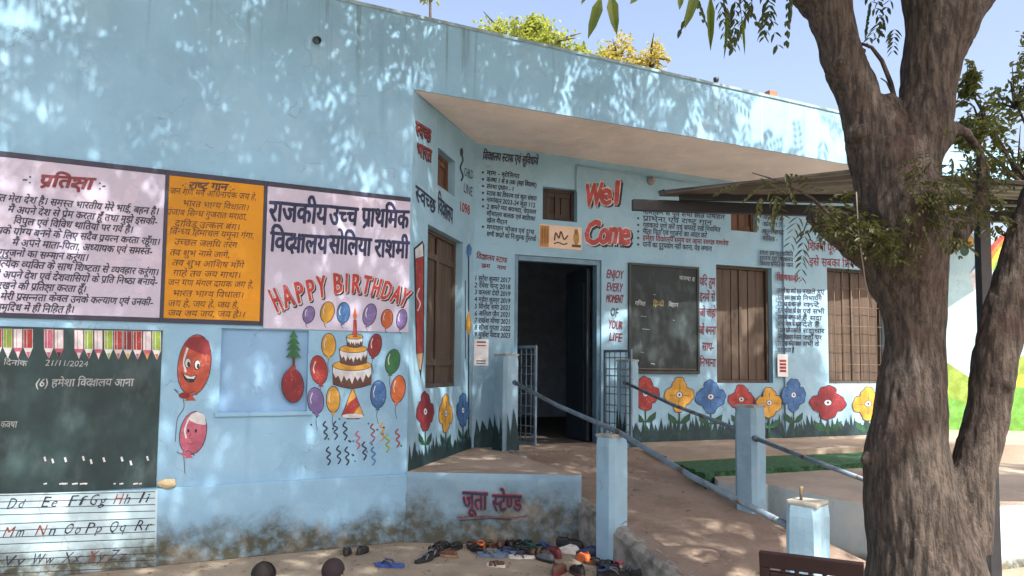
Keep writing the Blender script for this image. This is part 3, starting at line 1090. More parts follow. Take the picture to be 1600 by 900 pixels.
def lines(P, rows, m, shear=.12, jit=.015, h=9, lay=1, fat=0):
    for (body, x0, y0, x1, y1) in rows:
        P.text(body, (x0, y0), (x1, y1), h, m, lay, shear, jit, fat)
P = Paint(BW)
lines(P, [('विद्यालय स्टाफ एवं सुविधायें', 754, 249, 840, 258)], C_INK, h=12, fat=.003)
st = ['नाम - सोलिया', 'कक्षा 1 से 8 तक (सह शिक्षा)', 'संस्था प्रधान - 1', 'स्टाफ का विवरण एवं कुल संख्या', 'नामांकन 2023-24 कुल 112', '2 कमरे मय बरामदा, पेयजल', 'शौचालय बालक एवं बालिका', 'खेल मैदान', 'मध्याह्न भोजन एवं दुग्ध', 'सभी छात्रों को निःशुल्क पुस्तकें']
for i, (s_, xe) in enumerate(zip(st, (811, 838, 803, 838, 836, 837, 836, 792, 834, 837))):
    y = 273 + i * 10.6
    x0 = 760
    P.text(s_, (x0, y), (xe, y + (xe - x0) * .115), 6.5, C_INK, 1, .1, .015)
    if i not in (6, 7, 9):
        P.ell(754.5, y - 3.5, 1.8, 2, C_INK, 1, 0, 8)
P.build('staff_list_writing', bld)
P = Paint(BW)
P.text('विद्यालय स्टाफ', (744, 404), (792, 411), 8, C_TXTR, 1, .1, fat=.002)
P.text('क्रम    नाम', (752, 418), (790, 422), 6, C_TXTR, 1, .1)
nm = ['1 सुरेश कुमार 2017', '2 रमेश चन्द 2018', '3 कमला देवी 2019', '4 महेश कुमार 2019', '5 विनोद शर्मा 2021', '6 अनिता जैन 2021', '7 राकेश मीणा 2021', '8 सीमा गुप्ता 2022', '9 मुकेश यादव 2023']
for i, s_ in enumerate(nm):
    y = 438 + i * 11
    P.text(s_, (741, y), (797, y + 3.5 - i * .2), 6.8, C_INK, 1, .12, .015)
P.build('staff_names_writing', bld)
# Wel Come in fat letters with a black shadow
P = Paint(BW)
for (ch, x0, y0, x1, y1, h_) in (('W', 913, 322, 938, 320, 40), ('e', 935, 319, 955, 319, 34), ('l', 957, 318, 967, 318, 42), ('C', 911, 383, 936, 380, 42), ('o', 934, 381, 950, 381, 34), ('m', 949, 380, 972, 381, 34), ('e', 967, 381, 984, 382, 34)):
    e_ = .7 if ch in 'WlC' else .56
    P.text(ch, (x0 + 2.5, y0 + 2.5), (x1 + 2.5, y1 + 2.5), h_ * .86, C_BLK, 0, .12, em=e_, fat=.028)
    P.text(ch, (x0, y0), (x1, y1), h_ * .86, C_WHT, 2, .12, em=e_, fat=.023)
    P.text(ch, (x0, y0), (x1, y1), h_ * .86, paint((0.50, 0.07, 0.07)), 4, .12, em=e_, fat=.014)
P.build('welcome_writing', bld)
P = Paint(BW)
for (s_, x0, x1, y, m) in (('ENJOY', 947, 973, 434, C_TXTR), ('EVERY', 947, 972, 454, C_TXTR), ('MOMENT', 946, 973, 472, C_TXTR), ('OF', 953, 965, 493, C_INK), ('YOUR', 950, 972, 513, C_TXTR), ('LIFE', 951, 971, 532, C_TXTR)):
    P.text(s_, (x0, y), (x1, y + 2), 13, m, 1, .15, .01, em=.7, fat=.003)
P.build('motto_writing', bld)
P = Paint(BW)
rows = ['नामांकन से पूर्व सभी छात्र पोषाहार', 'प्रार्थना एवं राष्ट्र गान', 'गृहकार्य पूर्ण करें एवं सफाई रखें नियमित', 'माता पिता एवं गुरुजनों का आदर करें', 'हमेशा विद्यालय समय पर आना स्वच्छ गणवेश', 'पानी का दुरुपयोग नहीं करना, पेड़ लगाना']
for i, (s_, xe) in enumerate(zip(rows, (1132, 1112, 1125, 1104, 1138, 1112))):
    y = 335 + i * 10.2
    P.text(s_, (1004, y - .5), (xe, y + (xe - 1004) * .06), 7, (C_TXTR if i == 4 else C_INK), 1, .08, .015)
    if i > 0:
        P.ell(997, y - 4, 1.8, 2, C_INK, 1, 0, 8)
P.build('rules_writing', bld)
P = Paint(BW)
for (s_, x0, x1, y) in (('यदि तुम', 1093, 1117, 446), ('इनमें से', 1093, 1117, 470), ('जो चाहो', 1093, 1118, 494), ('जो बनना', 1092, 1118, 522), ('साथ-', 1097, 1115, 547), ('निभाना', 1093, 1118, 572)):
    P.text(s_, (x0, y), (x1, y + 1), 12, C_TXTR, 1, .05, .01, fat=.003)
P.build('proverb_writing', bld)
P = Paint(BW, 0.0325)
for i, (s_, x0, x1) in enumerate((('कक्षा 6', 1190, 1222), ('कक्षा 7 -', 1190, 1224), ('कुल छात्र', 1189, 1222), ('मासिक -', 1189, 1212))):
    P.text(s_, (x0, 343 + 11 * i), (x1, 345 + 11 * i), 6.5, C_INK, 1, .1)
for i, s_ in enumerate(('शाला प्रबन्धन समिति', 'सदस्य एवं विद्यालय', 'विकास समिति का गठन')):
    P.text(s_, (1184, 398 + 8.5 * i), (1236, 401 + 8.5 * i), 6, C_INK, 1, .08)
P.text('शिक्षकाओं :-', (1211, 438), (1250, 441), 9, C_TXTR, 1, .05, fat=.003)
P.build('committee_writing', bld)
P = Paint(BW, 0.0325)
tx = ['हम सभी छात्र अपनी शाला', 'के प्रति सजग रहकर सदैव', 'व स्वच्छता का ध्यान रखेंगे', 'शाला, परिवार की सेवा', 'समाज को जागरूक करेंगे', 'बालिका शिक्षा को बढ़ावा', 'न कचरा करेंगे न करने देंगे', 'जिस विद्यालय में सत्य', 'प्रेम हो वह मन्दिर समान', 'कहलाता है']
for i, s_ in enumerate(tx):
    xe = (1249 if i < 9 else 1238)
    P.text(s_, (1212, 458 + 10.2 * i), (xe, 459 + 10.2 * i), 6.5, C_INK, 1, .06, .012)
P.build('pledge_of_pupils_writing', bld)
P = Paint(BW)
for i, s_ in enumerate(('रखते हुए', 'निभायेंगे', 'करें', 'एवं सभी', 'हैं सदा', 'देते हैं', 'सदाचार', 'जहाँ पर', 'सभी के')):
    P.text(s_, (1254, 459 + 10.2 * i), (1288 - (i % 3) * 4, 459.5 + 10.2 * i), 6.5, C_INK, 1, .06, .012)
P.text('शिक्षा पूर-', (1262, 391), (1308, 394), 12, C_TXTR, 1, .05, fat=.003)
P.text('इसे सबका शिक्षा', (1264, 415), (1345, 419), 12, C_TXTR, 1, .05, fat=.003)
P.build('education_slogan_writing', bld)
# shoe stand lettering
P = Paint(PW, 0.056)
P.text('जूता', (724, 792), (762, 794), 26, C_RED, 0, 0, fat=.007)
P.text('जूता', (724, 793), (762, 795), 26, C_NAV, 2, 0, fat=.003)
P.text('स्टेण्ड', (770, 795), (815, 796), 24, C_RED, 0, 0, fat=.007)
P.text('स्टेण्ड', (770, 796), (815, 797), 24, C_NAV, 2, 0, fat=.003)
P.line([(715, 806), (760, 804), (790, 808), (825, 804)], 1.6, C_BRICK, 0)
P.line([(720, 811), (770, 808), (800, 809)], 1.2, C_NAV, 0)
P.build('shoe_stand_writing', bld)

# ------------------------------------------------------------------ sign boards on the front wall
def board(name, label, cat, px_rect, face, frame, fw=0.03, thick=0.012, sides='tblr'):
    r = LW.rect(*px_rect)
    u0, u1, z0, z1 = r
    t = thing(name, label, cat, tuple(LW.P((u0 + u1) / 2, z0)), radians(27))
    bm = bmesh.new()
    pbox(bm, LW, u0, u1, z0, z1, 0.001, thick)
    obj('panel', bm, face, t)
    bm = bmesh.new()
    if 't' in sides: pbox(bm, LW, u0 - fw, u1 + fw, z1, z1 + fw * 1.2, 0.001, thick + .004, .002)
    if 'b' in sides: pbox(bm, LW, u0 - fw, u1 + fw, z0 - fw, z0, 0.001, thick + .004, .002)
    if 'l' in sides: pbox(bm, LW, u0 - fw, u0, z0, z1, 0.001, thick + .004, .002)
    if 'r' in sides: pbox(bm, LW, u1, u1 + fw, z0, z1, 0.001, thick + .004, .002)
    obj('frame', bm, frame, t)
    return t, r
M_NAVY = mat('navy_border_paint', (0.018, 0.022, 0.05), 0.55, 0.2)
M_LAV = plaster('lilac_white_board', (0.45, 0.43, 0.56), None, streak=.12, chip=.1)
M_YELB = plaster('amber_board', (0.52, 0.23, 0.012), None, streak=.12, chip=.1)
PZ = LW.rect((258, 275), (408, 289), (407, 501), (256, 498))
t1 = thing('pledge_board', 'wide pale board with a red heading and dark handwritten pledge', 'sign', tuple(LW.P(-3.2, PZ[2])), radians(27))
def boardpx(t, u0, u1, z0, z1, face, fw, sides):
    bm = bmesh.new()
    pbox(bm, LW, u0, u1, z0, z1, 0.001, .012)
    obj('panel', bm, face, t)
    bm = bmesh.new()
    if 't' in sides: pbox(bm, LW, u0, u1, z1 + .001, z1 + fw * 1.15, 0.001, .016, .002)
    if 'b' in sides: pbox(bm, LW, u0, u1, z0 - fw, z0 - .001, 0.001, .016, .002)
    if 'r' in sides: pbox(bm, LW, u1 + .001, u1 + fw * .8, z0 - fw, z1 + fw * 1.15, 0.001, .016, .002)
    obj('frame', bm, M_NAVY, t)
ua = LW.uz(253, 400)[0]
ub = LW.uz(257, 400)[0]
uc = LW.uz(408.5, 400)[0]
ud = LW.uz(414, 400)[0]
ue = LW.uz(639, 400)[0]
zt = PZ[3]
zb = PZ[2]
zs = LW.uz(520, 516)[1]
boardpx(t1, ua - 2.4, ua, zb, zt, M_LAV, .033, 'tbr')
t2 = thing('anthem_board', 'amber yellow board with dark handwritten verse between the two pale boards', 'sign', tuple(LW.P(ub, zb)), radians(27))
boardpx(t2, ub + .004, uc, zb, zt, M_YELB, .033, 'tbr')
t3 = thing('school_name_board', 'pale board with the big navy school name and red birthday greeting', 'sign', tuple(LW.P(ud, zs)), radians(27))
boardpx(t3, ud + .002, ue, zs, zt, M_LAV, .033, 't')
for b_ in (t1, t2, t3):
    pass
P = Paint(LW, 0.0135)
P.text('प्रतिज्ञा', (60, 291), (143, 296), 17, C_TXTR, 1, .25, fat=.006)
P.text('-:', (35, 286), (50, 287), 12, C_INK, 1, em=.5); P.text(':-', (153, 296), (166, 297), 12, C_INK, 1, em=.5)
P.build('heading', t1)
P = Paint(LW, 0.0135)
pl_ = ['भारत मेरा देश है। समस्त भारतीय मेरे भाई, बहन है।', 'मैं अपने देश से प्रेम करता हूँ तथा मुझे इसकी-', 'विपुल एवं विविध थातियों पर गर्व है।', 'मैं इसके योग्य बनने के लिए सदैव प्रयत्न करता रहूँगा।', 'मैं अपने माता-पिता, अध्यापक एवं समस्त-', 'गुरुजनों का सम्मान करूंगा।', 'प्रत्येक व्यक्ति के साथ शिष्टता से व्यवहार करूंगा।', 'मैं अपने देश एवं देशवासियों के प्रति निष्ठा बनाये-', 'रखने की प्रतिज्ञा करता हूँ।', 'मेरी प्रसन्नता केवल उनके कल्याण एवं उनकी-', 'समृद्धि में ही निहित है।']
for i, (s_, xe) in enumerate(zip(pl_, (247, 245, 207, 249, 237, 137, 247, 245, 134, 238, 115))):
    sl_ = .088 - .0055 * i
    y = 320 + 16.75 * i
    P.text(s_, (0, y - 64 * sl_), (xe, y + (xe - 64) * sl_), 10, C_INK, 1, .22, .02, align='right', aspect=.80, fat=.0015)
P.build('writing', t1)
P = Paint(LW, 0.0135)
P.text('राष्ट्र गान', (294, 295), (354, 298), 10, C_BRN, 1, .2, fat=.003)
P.text('-:', (283, 293), (291, 294), 8, C_BRN, 1, em=.5); P.text(':-', (358, 299), (367, 300), 8, C_BRN, 1, em=.5)
P.build('heading', t2)
P = Paint(LW, 0.0135)
an = ['जन गण मन अधिनायक जय हे,', 'भारत भाग्य विधाता।', 'पंजाब सिन्ध गुजरात मराठा,', 'द्राविड़ उत्कल बंग।', 'विन्ध्य हिमाचल यमुना गंगा,', 'उच्छल जलधि तरंग', 'तव शुभ नामे जागे,', 'तव शुभ आशिष माँगे', 'गाहे तव जय गाथा।', 'जन गण मंगल दायक जय हे,', 'भारत भाग्य विधाता।', 'जय हे, जय हे, जय हे,', 'जय जय जय, जय हे।।']
C_ANT = paint((0.10, 0.03, 0.015))
for i, s_ in enumerate(an):
    x0 = (264, 284, 259, 272, 264, 271, 264, 268, 269, 261, 268, 261, 261)[i]
    x1 = (400, 388, 385, 374, 396, 369, 358, 380, 375, 395, 380, 372, 382)[i]
    yc = (226, 282, 325, 378, 418, 466, 515, 565, 614, 660, 711, 760, 806)[i]
    sl_ = .075 - .0048 * i
    xm = (x0 + x1) / 2
    y = 230 + (yc + 16) / 3.102
    P.text(s_, (x0, y - (xm - x0) * sl_), (x1, y + (x1 - xm) * sl_), 9, C_ANT, 1, .2, .02)
P.build('writing', t2)
P = Paint(LW, 0.0135)
C_NAME = paint((0.012, 0.02, 0.095))
for (s_, x0, y0, x1, y1, h_) in (('राजकीय', 419, 345, 510, 351, 30), ('उच्च', 513, 350, 557, 353, 28), ('प्राथमिक', 564, 353, 637, 357, 27), ('विद्यालय', 421, 392, 510, 397, 28.5), ('सोलिया', 513, 396, 578, 400, 27), ('राशमी', 584, 401, 637, 404, 26)):
    P.text(s_, (x0, y0), (x1, y1), h_, C_NAME, 1, .04, 0, fat=.0062)
P.build('school_name_writing', t3)
P = Paint(LW, 0.0135)
hb = [('H', 645, 783, 690, 762, 140), ('A', 697, 755, 752, 738, 128), ('P', 767, 730, 817, 716, 122), ('P', 831, 712, 878, 701, 122), ('Y', 886, 696, 936, 690, 124), ('B', 976, 669, 1030, 665, 116), ('I', 1042, 664, 1060, 664, 112), ('R', 1076, 665, 1132, 668, 110), ('T', 1140, 668, 1182, 676, 108), ('H', 1190, 681, 1238, 693, 108), ('D', 1246, 696, 1300, 711, 108), ('A', 1306, 714, 1352, 730, 106), ('Y', 1352, 731, 1392, 749, 106)]
for (ch, x0, y0, x1, y1, h_) in hb:
    q0, q1 = (260 + x0 / 3.75, 280 + y0 / 3.75), (260 + x1 / 3.75, 280 + y1 / 3.75)
    P.text(ch, (q0[0] + 1.8, q0[1] + 2.2), (q1[0] + 1.8, q1[1] + 2.2), h_ / 3.75, C_BLK, 0, .05, em=.7, fat=.012, tilt=True)
    P.text(ch, q0, q1, h_ / 3.75, C_WHT, 1.4, .05, em=.7, fat=.011, tilt=True)
    P.text(ch, q0, q1, h_ / 3.75, paint((0.52, 0.04, 0.04)), 2.8, .05, em=.7, fat=.0055, tilt=True)
P.build('greeting_writing', t3)

for q in TOPB:
    put(balloon(LW, *q, string=9, off=.0135), t3)
P = Paint(LW, .0135)
P.px([(551.5, 500), (556.5, 500), (557.5, 527), (550.5, 527)], C_RED, 0)
P.px([(554, 480), (557.5, 494), (554, 501), (550.5, 494)], C_ORA, 1)
P.build('painted_candle', t3)

# ------------------------------------------------------------------ blackboards
def chalkboard(name, col):
    m, b = base_mat(name, 0.72)
    t = tex(m, scale=2.2, detail=8)
    s_ = tex(m, scale=7, detail=6, stretch=(1, 1, .5))
    c = mixc(m, ramp(m, t, .3, .7), sc(col, .75), sc(col, 1.35))
    c = mixc(m, mth(m, 'MULTIPLY', ramp(m, s_, .5, .75), .35), c, (0.10, 0.14, 0.145))
    setc(m, b, c)
    bump(m, b, tex(m, scale=40), .15, .006)
    return m
M_CB1, M_CB2 = chalkboard('green_black_chalkboard', (0.013, 0.036, 0.040)), chalkboard('dark_chalkboard', (0.012, 0.022, 0.025))
C_CHALK = paint((0.40, 0.45, 0.47))
u_r = LW.uz(249, 640)[0]
zbt, zbb = LW.uz(200, 515)[1], lz + .006
bb = thing('blackboard', 'big green blackboard in the front wall topped by a row of painted pencils', 'blackboard', tuple(LW.P(u_r - 1.5, zbb)), radians(27))
bm = bmesh.new()
pbox(bm, LW, u_r - 3.0, u_r, zbb, zbt, 0.001, .008)
obj('panel', bm, M_CB1, bb)
cols_ = {'g': C_LIME, 'w': C_WHT, 'r': C_RED, 'd': C_DRED, 'p': C_PNK}
for (x0, x1, c_, tip) in ((-12, 4, 'r', C_YEL), (5, 20, 'g', C_WHT), (21, 36, 'w', C_WHT), (37, 52, 'r', C_PNK), (69, 84, 'p', C_PNK), (85, 100, 'w', C_BLK), (116, 131, 'w', C_WHT), (132, 146, 'g', C_RED), (147, 161, 'w', C_WHT), (163, 177, 'g', C_LIME), (178, 192, 'r', C_PNK), (193, 207, 'd', C_YEL), (208, 222, 'r', C_PNK), (223, 237, 'w', C_YEL), (238, 252, 'g', C_ORA)):
    P = Paint(LW, 0.0095)
    k = .02 * (x0 - 120) * .5
    ya, yb, yc = 513.5 + (x0 * .018), 543 + x0 * .018, 560 + x0 * .01
    P.px([(x0, ya), (x1 - .5, ya + .2), (x1 - .5, yb), ((x0 + x1) / 2, yc), (x0, yb)], C_WHT if c_ != 'w' else C_PNK, 0)
    P.px([(x0 + .8, ya + .5), (x1 - 1.3, ya + .5), (x1 - 1.3, yb), (x0 + .8, yb)], cols_[c_], 1)
    P.line([(x0 + (x1 - x0) * .35, ya + 1), (x0 + (x1 - x0) * .35, yb)], .8, C_WHT if c_ != 'w' else C_PNK, 2)
    P.px([(x0 + 4, yb + 6), (x1 - 4.5, yb + 6), ((x0 + x1) / 2, yc)], tip, 2)
    P.build('painted_pencil', bb)
P = Paint(LW, 0.0095)
P.text('दिनांक', (5, 570), (42, 572), 8, C_CHALK, 0, .1)
P.text('21/11/2024', (70, 571), (137, 573), 9, C_CHALK, 0, .15, em=.7)
P.text('(6) हमेशा विद्यालय आना', (55, 604), (208, 603), 11, C_CHALK, 0, .1, .02, fat=.001)
P.text('कक्षा', (0, 668), (26, 668), 10, C_CHALK, 0, .1)
for k in range(9):
    x, y = (68, 80, 100, 128, 140, 188, 202, 228, 160)[k], (716, 719, 717, 715, 720, 716, 722, 715, 717)[k]
    P.px([(x, y - 2), (x + 3, y - 3), (x + 5, y + 4), (x + 2, y + 5)], C_WHT, 0)
for k in range(12):
    x = R.uniform(60, 235)
    P.line([(x, 756), (x + R.uniform(3, 9), 755)], 2.2, C_WHT, .3 * (k % 3))
P.build('chalk_writing', bb)

r = BW.rect((978, 408), (1091, 420), (1091, 587), (984, 581))
fbb = thing('framed_blackboard', 'dark framed blackboard hanging on the verandah wall right of the door', 'blackboard', tuple(BW.P((r[0] + r[1]) / 2, r[2])), radians(22))
bm = bmesh.new()
pbox(bm, BW, r[0] + .03, r[1] - .03, r[2] + .03, r[3] - .03, 0.002, .016)
obj('panel', bm, M_CB2, fbb)
bm = bmesh.new()
for q in ((r[0], r[0] + .03, r[2], r[3]), (r[1] - .03, r[1], r[2], r[3]), (r[0] + .03, r[1] - .03, r[3] - .03, r[3]), (r[0] + .03, r[1] - .03, r[2], r[2] + .03)):
    pbox(bm, BW, *q, 0.002, .03, .004)
obj('frame', bm, mat('dark_board_frame', (0.025, 0.035, 0.036), .6), fbb)
bm = bmesh.new()
pbox(bm, BW, r[0] + .06, r[1] - .06, r[2] + .05, r[2] + .062, .016, .03, .003)
obj('chalk_ledge', bm, mat('brown_ledge', (0.12, 0.09, 0.07)), fbb)
P = Paint(BW, 0.017)
P.text('कक्षा 8', (1060, 437), (1084, 440), 6, C_CHALK, 0, .1)
P.text('गणित', (991, 477), (1007, 478), 6, C_CHALK, 0, .1)
P.text('हिन्दी', (1019, 478), (1036, 479), 7, paint((0.32, 0.26, 0.09)), 0, .1)
P.text('विज्ञान', (1043, 479), (1058, 480), 6, C_CHALK, 0, .1)
for x, y, l in ((1000, 494, 9), (1002, 514, 12), (1050, 500, 3), (1020, 460, 3), (1016, 568, 6), (1000, 550, 5)):
    P.line([(x, y), (x + l, y + 1)], .9, C_CHALK, 0)
P.build('chalk_writing', fbb)

# alphabet practice lines on the foot of the wall
P = Paint(LW, 0.0365)
P.px([(-60, 772), (246, 764), (243, 884), (-60, 905)], plaster('pale_practice_panel', (0.42, 0.60, 0.68), 0.0, .2, streak=.3), 0)
for (ya, yb, rowh) in ((773, 767, 10), (818, 808, 10.5), (864, 852, 10.5)):
    for k in range(4):
        P.line([(-50, ya + rowh * k + 1.2), (242, yb + rowh * k)], 1.2, C_NAV if k in (1, 2) else C_INK, 1 + .1 * k)
P.build('alphabet_panel', bld)
for (row, y0, sl_, xs) in ((['Dd', 'Ee', 'Ff', 'Gg', 'Hh', 'Ii'], 794, -.045, (10, 62, 104, 137, 175, 214)), (['Mm', 'Nn', 'Oo', 'Pp', 'Qq', 'Rr'], 838, -.05, (3, 53, 98, 131, 168, 208)), (['Vv', 'Ww', 'Xx', 'Yy', 'Zz'], 883, -.055, (3, 48, 96, 135, 168))):
    for k, s_ in enumerate(row):
        P = Paint(LW, 0.0385)
        x = xs[k]
        wd = 34 if s_ in ('Mm', 'Ww', 'Vv', 'Nn') else 27
        if s_ == 'Ii': wd = 17
        P.text(s_[0], (x, y0 + x * sl_), (x + wd * .52, y0 + (x + wd * .5) * sl_), 17, C_BRICK if s_ in ('Mm', 'Yy', 'Hh', 'Nn') else C_INK, 1, .35, em=.72)
        P.text(s_[1], (x + wd * .62, y0 + (x + wd * .6) * sl_), (x + wd, y0 + (x + wd) * sl_), 15, C_INK, 1.8, .35, em=.72)
        P.build('alphabet_letters', bld)

# ------------------------------------------------------------------ notices
def notice(label, pl, quad, m, group=None, rows=(), name='paper_notice', off=0.002, red=True):
    r = pl.rect(*quad)
    u0, u1, z0, z1 = r
    t = thing(name, label, 'notice' if name == 'paper_notice' else 'poster', tuple(pl.P((u0 + u1) / 2, z0, off)))
    bm = bmesh.new()
    pbox(bm, pl, u0, u1, z0, z1, off, off + .003)
    obj('sheet', bm, m, t)
    P = Paint(pl, off + .0042)
    return t, P, r
M_PAPER = mat('white_paper', (0.66, 0.66, 0.68), .8, .06)
t, P, r = notice('small white paper notice pasted left of the doorway below the list of names', BW, ((740, 531), (763, 529), (763, 571), (741, 572)), M_PAPER)
u0, u1, z0, z1 = r
for k, (a_, b_) in enumerate(((.86, .92), (.74, .78), (.16, .2), (.08, .11))):
    P.flat([(u0 + .03, z0 + (z1 - z0) * a_), (u1 - .03, z0 + (z1 - z0) * a_), (u1 - .03, z0 + (z1 - z0) * b_), (u0 + .03, z0 + (z1 - z0) * b_)], C_BRICK if k < 2 else C_INK, 0)
P.build('print', t)
t, P, r = notice('narrow white paper notice with red print beside the shuttered window', BW, ((1212, 553), (1228, 554), (1228, 589), (1212, 588)), M_PAPER, off=.034)
u0, u1, z0, z1 = r
for k in range(4):
    a_ = z0 + (z1 - z0) * (.2 + .15 * k)
    P.flat([(u0 + .03, a_), (u1 - .03, a_), (u1 - .03, a_ + .03), (u0 + .03, a_ + .03)], C_RED, 0)
P.build('print', t)
t, P, r = notice('cream picture poster with orange and brown figures under the dark vent by the welcome letters', BW, ((843, 350), (909, 356), (908, 391), (842, 386)), mat('cream_poster', (0.66, 0.50, 0.38), .7, .1), name='poster')
P.px([(844, 352), (858, 353), (857, 386), (843, 385)], paint((0.55, 0.26, 0.06)), 0)
for k in range(3):
    P.px([(846 + 4 * k, 357), (848.5 + 4 * k, 357), (848 + 4 * k, 380), (845.5 + 4 * k, 380)], paint((0.38, 0.16, 0.05)), 1)
P.curve([(866, 376), (868, 364), (873, 372), (876, 362), (881, 374), (887, 368)], 2.4, C_BRN, 1)
P.curve([(865, 381), (872, 379), (880, 382), (886, 380)], 2, C_BRN, 1)
P.ell(900, 372, 4.5, 11, paint((0.45, 0.24, 0.04)), 1)
P.ell(900, 362, 3, 4, paint((0.30, 0.14, 0.06)), 2)
P.px([(893, 382), (907, 383), (907, 387), (893, 386)], C_BRN, 2)
P.build('print', t)

# ================================================================== posts, rails, gates by the ramp
def post(label, x, y, z0, z1, s_, rot, group='blue plastered posts along the ramp', grassy=False, cap=True, rod=False):
    t = thing('concrete_post', label, 'post', (x, y, z0), rot, group)
    bm = bmesh.new()
    n = 14
    prev = None
    for i in range(n + 1):
        z = (z1 - z0) * i / n
        ring = []
        for k in range(16):
            a_ = 2 * pi * k / 16 + pi / 16
            cx, cy = cos(a_), sin(a_)
            m_ = max(abs(cx), abs(cy))
            px_, py_ = cx / m_ * s_ / 2, cy / m_ * s_ / 2
            ll = sqrt(px_ * px_ + py_ * py_)
            k2 = min(1, s_ * .66 / ll)
            d_ = .011 * noise.noise(V((px_ * 9 + x, py_ * 9 + y, z * 5)))
            sh = .012 if i == n else 0
            ring.append(bm.verts.new((px_ * k2 * (1 - sh * 6) + d_, py_ * k2 * (1 - sh * 6) + d_, z)))
        if prev:
            for k in range(16):
                bm.faces.new((prev[k], prev[(k + 1) % 16], ring[(k + 1) % 16], ring[k]))
        prev = ring
    obj('shaft', bm, M_POST, t, local=True)
    bm = bmesh.new()
    h_ = s_ * .46
    pts = []
    box(bm, (-h_, -h_, z1 - z0 - .004), (h_, h_, z1 - z0 + .022), None, .01)
    for v in bm.verts:
        v.co += V((0, 0, .008 * noise.noise(v.co * 9)))
    obj('top', bm, M_POSTTOP, t, local=True)
    if rod:
        bm = bmesh.new()
        tube(bm, [(-.03, .02, z1 - z0), (-.03, .02, z1 - z0 + .075), (-.024, .02, z1 - z0 + .085)], [.008, .008, .012], 8)
        obj('rod', bm, mat('rusty_rod', (.16, .12, .07)), t, local=True)
    if grassy:
        for pl_o, pl_a in (((-s_ / 2, -s_ / 2), 0), ((-s_ / 2, s_ / 2), -90)):
            M = XF[t]
            p0 = M @ V((pl_o[0], pl_o[1], 0))
            q = Plane((p0.x, p0.y), math.degrees(rot) + pl_a)
            grass(q, .02, s_ - .02, z0 + .004, .10, .36, .075, 'painted_grass', t, off=.012)
    return t
LP = at_z(790, 703, FLOOR)
post('short blue post with painted grass left of the doorway', LP.x, LP.y, FLOOR, 1.545, .21, radians(40), grassy=True)
RP = V((1.30, 8.62, 0))
post('blue post behind the right hand grille gate', RP.x, RP.y, FLOOR, 1.50, .20, radians(40), grassy=True)
C1 = V((.765, 5.86, 0))
post('tall blue post standing among the footwear at the left edge of the ramp', C1.x, C1.y, 0, .915, .195, radians(38))
C2 = V((1.985, 6.42, 0))
post('blue post between the ramp and the low slab in front of the flowers', C2.x, C2.y, .1, 1.12, .20, radians(42))
C3 = V((1.50, 3.93, 0))
post('stumpy blue post with bare cement top behind the brown chair', C3.x, C3.y, 0, .765, .172, radians(48), rod=True)

def rail(label, pts, r_=.022):
    t = thing('pipe_handrail', label, 'handrail', tuple(pts[0] * .5 + pts[-1] * .5), 0, 'sloping pipe handrails beside the ramp')
    bm = bmesh.new()
    tube(bm, pts, r_, 12)
    obj('pipe', bm, M_PIPE, t)
    for a_, b_ in ((pts[0], pts[1]),):
        bm = bmesh.new()
        d_ = (b_ - a_).normalized()
        tube(bm, [a_ + d_ * .02, a_ + d_ * .07], r_ * 1.35, 12)
        obj('collar', bm, M_PIPE, t)
    return t
a_ = at_y(803, 597, 7.98)
b_ = at_y(968, 682, 5.82)
c_ = at_y(1246, 829, 3.93)
rail('longest pipe handrail, sloping over the post among the footwear down to the stumpy post', [a_, (a_ + b_) / 2 + V((0, 0, -.008)), b_ + V((0, 0, .03)), (b_ + c_) / 2 + V((0, 0, -.012)), c_], .0195)
rail('thin pipe handrail from the right hand gate down to the post before the flowers', [at_y(975, 597, 8.5), at_y(1050, 632, 7.5), at_y(1150, 670, 6.45)], .017)
rail('pipe handrail between the post before the flowers and the tree trunk', [at_y(1175, 683, 6.33), at_y(1260, 716, 5.8), at_y(1352, 750, 5.3)], .017)

def gate(label, p0, p1, z0, z1):
    p0, p1 = V((*p0, 0)), V((*p1, 0))
    L = (p1 - p0).length
    rz = atan2(p1.y - p0.y, p1.x - p0.x)
    t = thing('grille_gate', label, 'gate', (p0.x, p0.y, z0), rz, 'low grille gates at the doorway')
    h_ = z1 - z0
    bm = bmesh.new()
    for q in ((0, .03, 0, h_), (L - .03, L, 0, h_), (.03, L - .03, h_ - .03, h_), (.03, L - .03, 0, .03)):
        box(bm, (q[0], -.012, q[2]), (q[1], .012, q[3]), None, .002)
    obj('frame', bm, M_GATE, t, local=True)
    bm = bmesh.new()
    for k in range(1, 5):
        x = L * k / 5
        tube(bm, [(x, 0, .02), (x, 0, h_ - .02)], .006, 6)
    for k in range(1, 10):
        z = h_ * k / 10 + (.012 if k % 2 else -.012)
        tube(bm, [(.02, .008, z), (L - .02, .008, z)], .006, 6)
    obj('bars', bm, M_GATE, t, local=True)
    return t
gate('pale grille gate folded open left of the dark doorway', (at_y(799, 600, 8.66).x, 8.66), (at_y(838, 600, 8.28).x, 8.28), FLOOR + .03, 1.66)
gate('dark grille gate folded open right of the doorway', (at_y(944, 600, 8.80).x, 8.80), (at_y(987, 600, 8.40).x, 8.40), FLOOR + .06, 1.63)

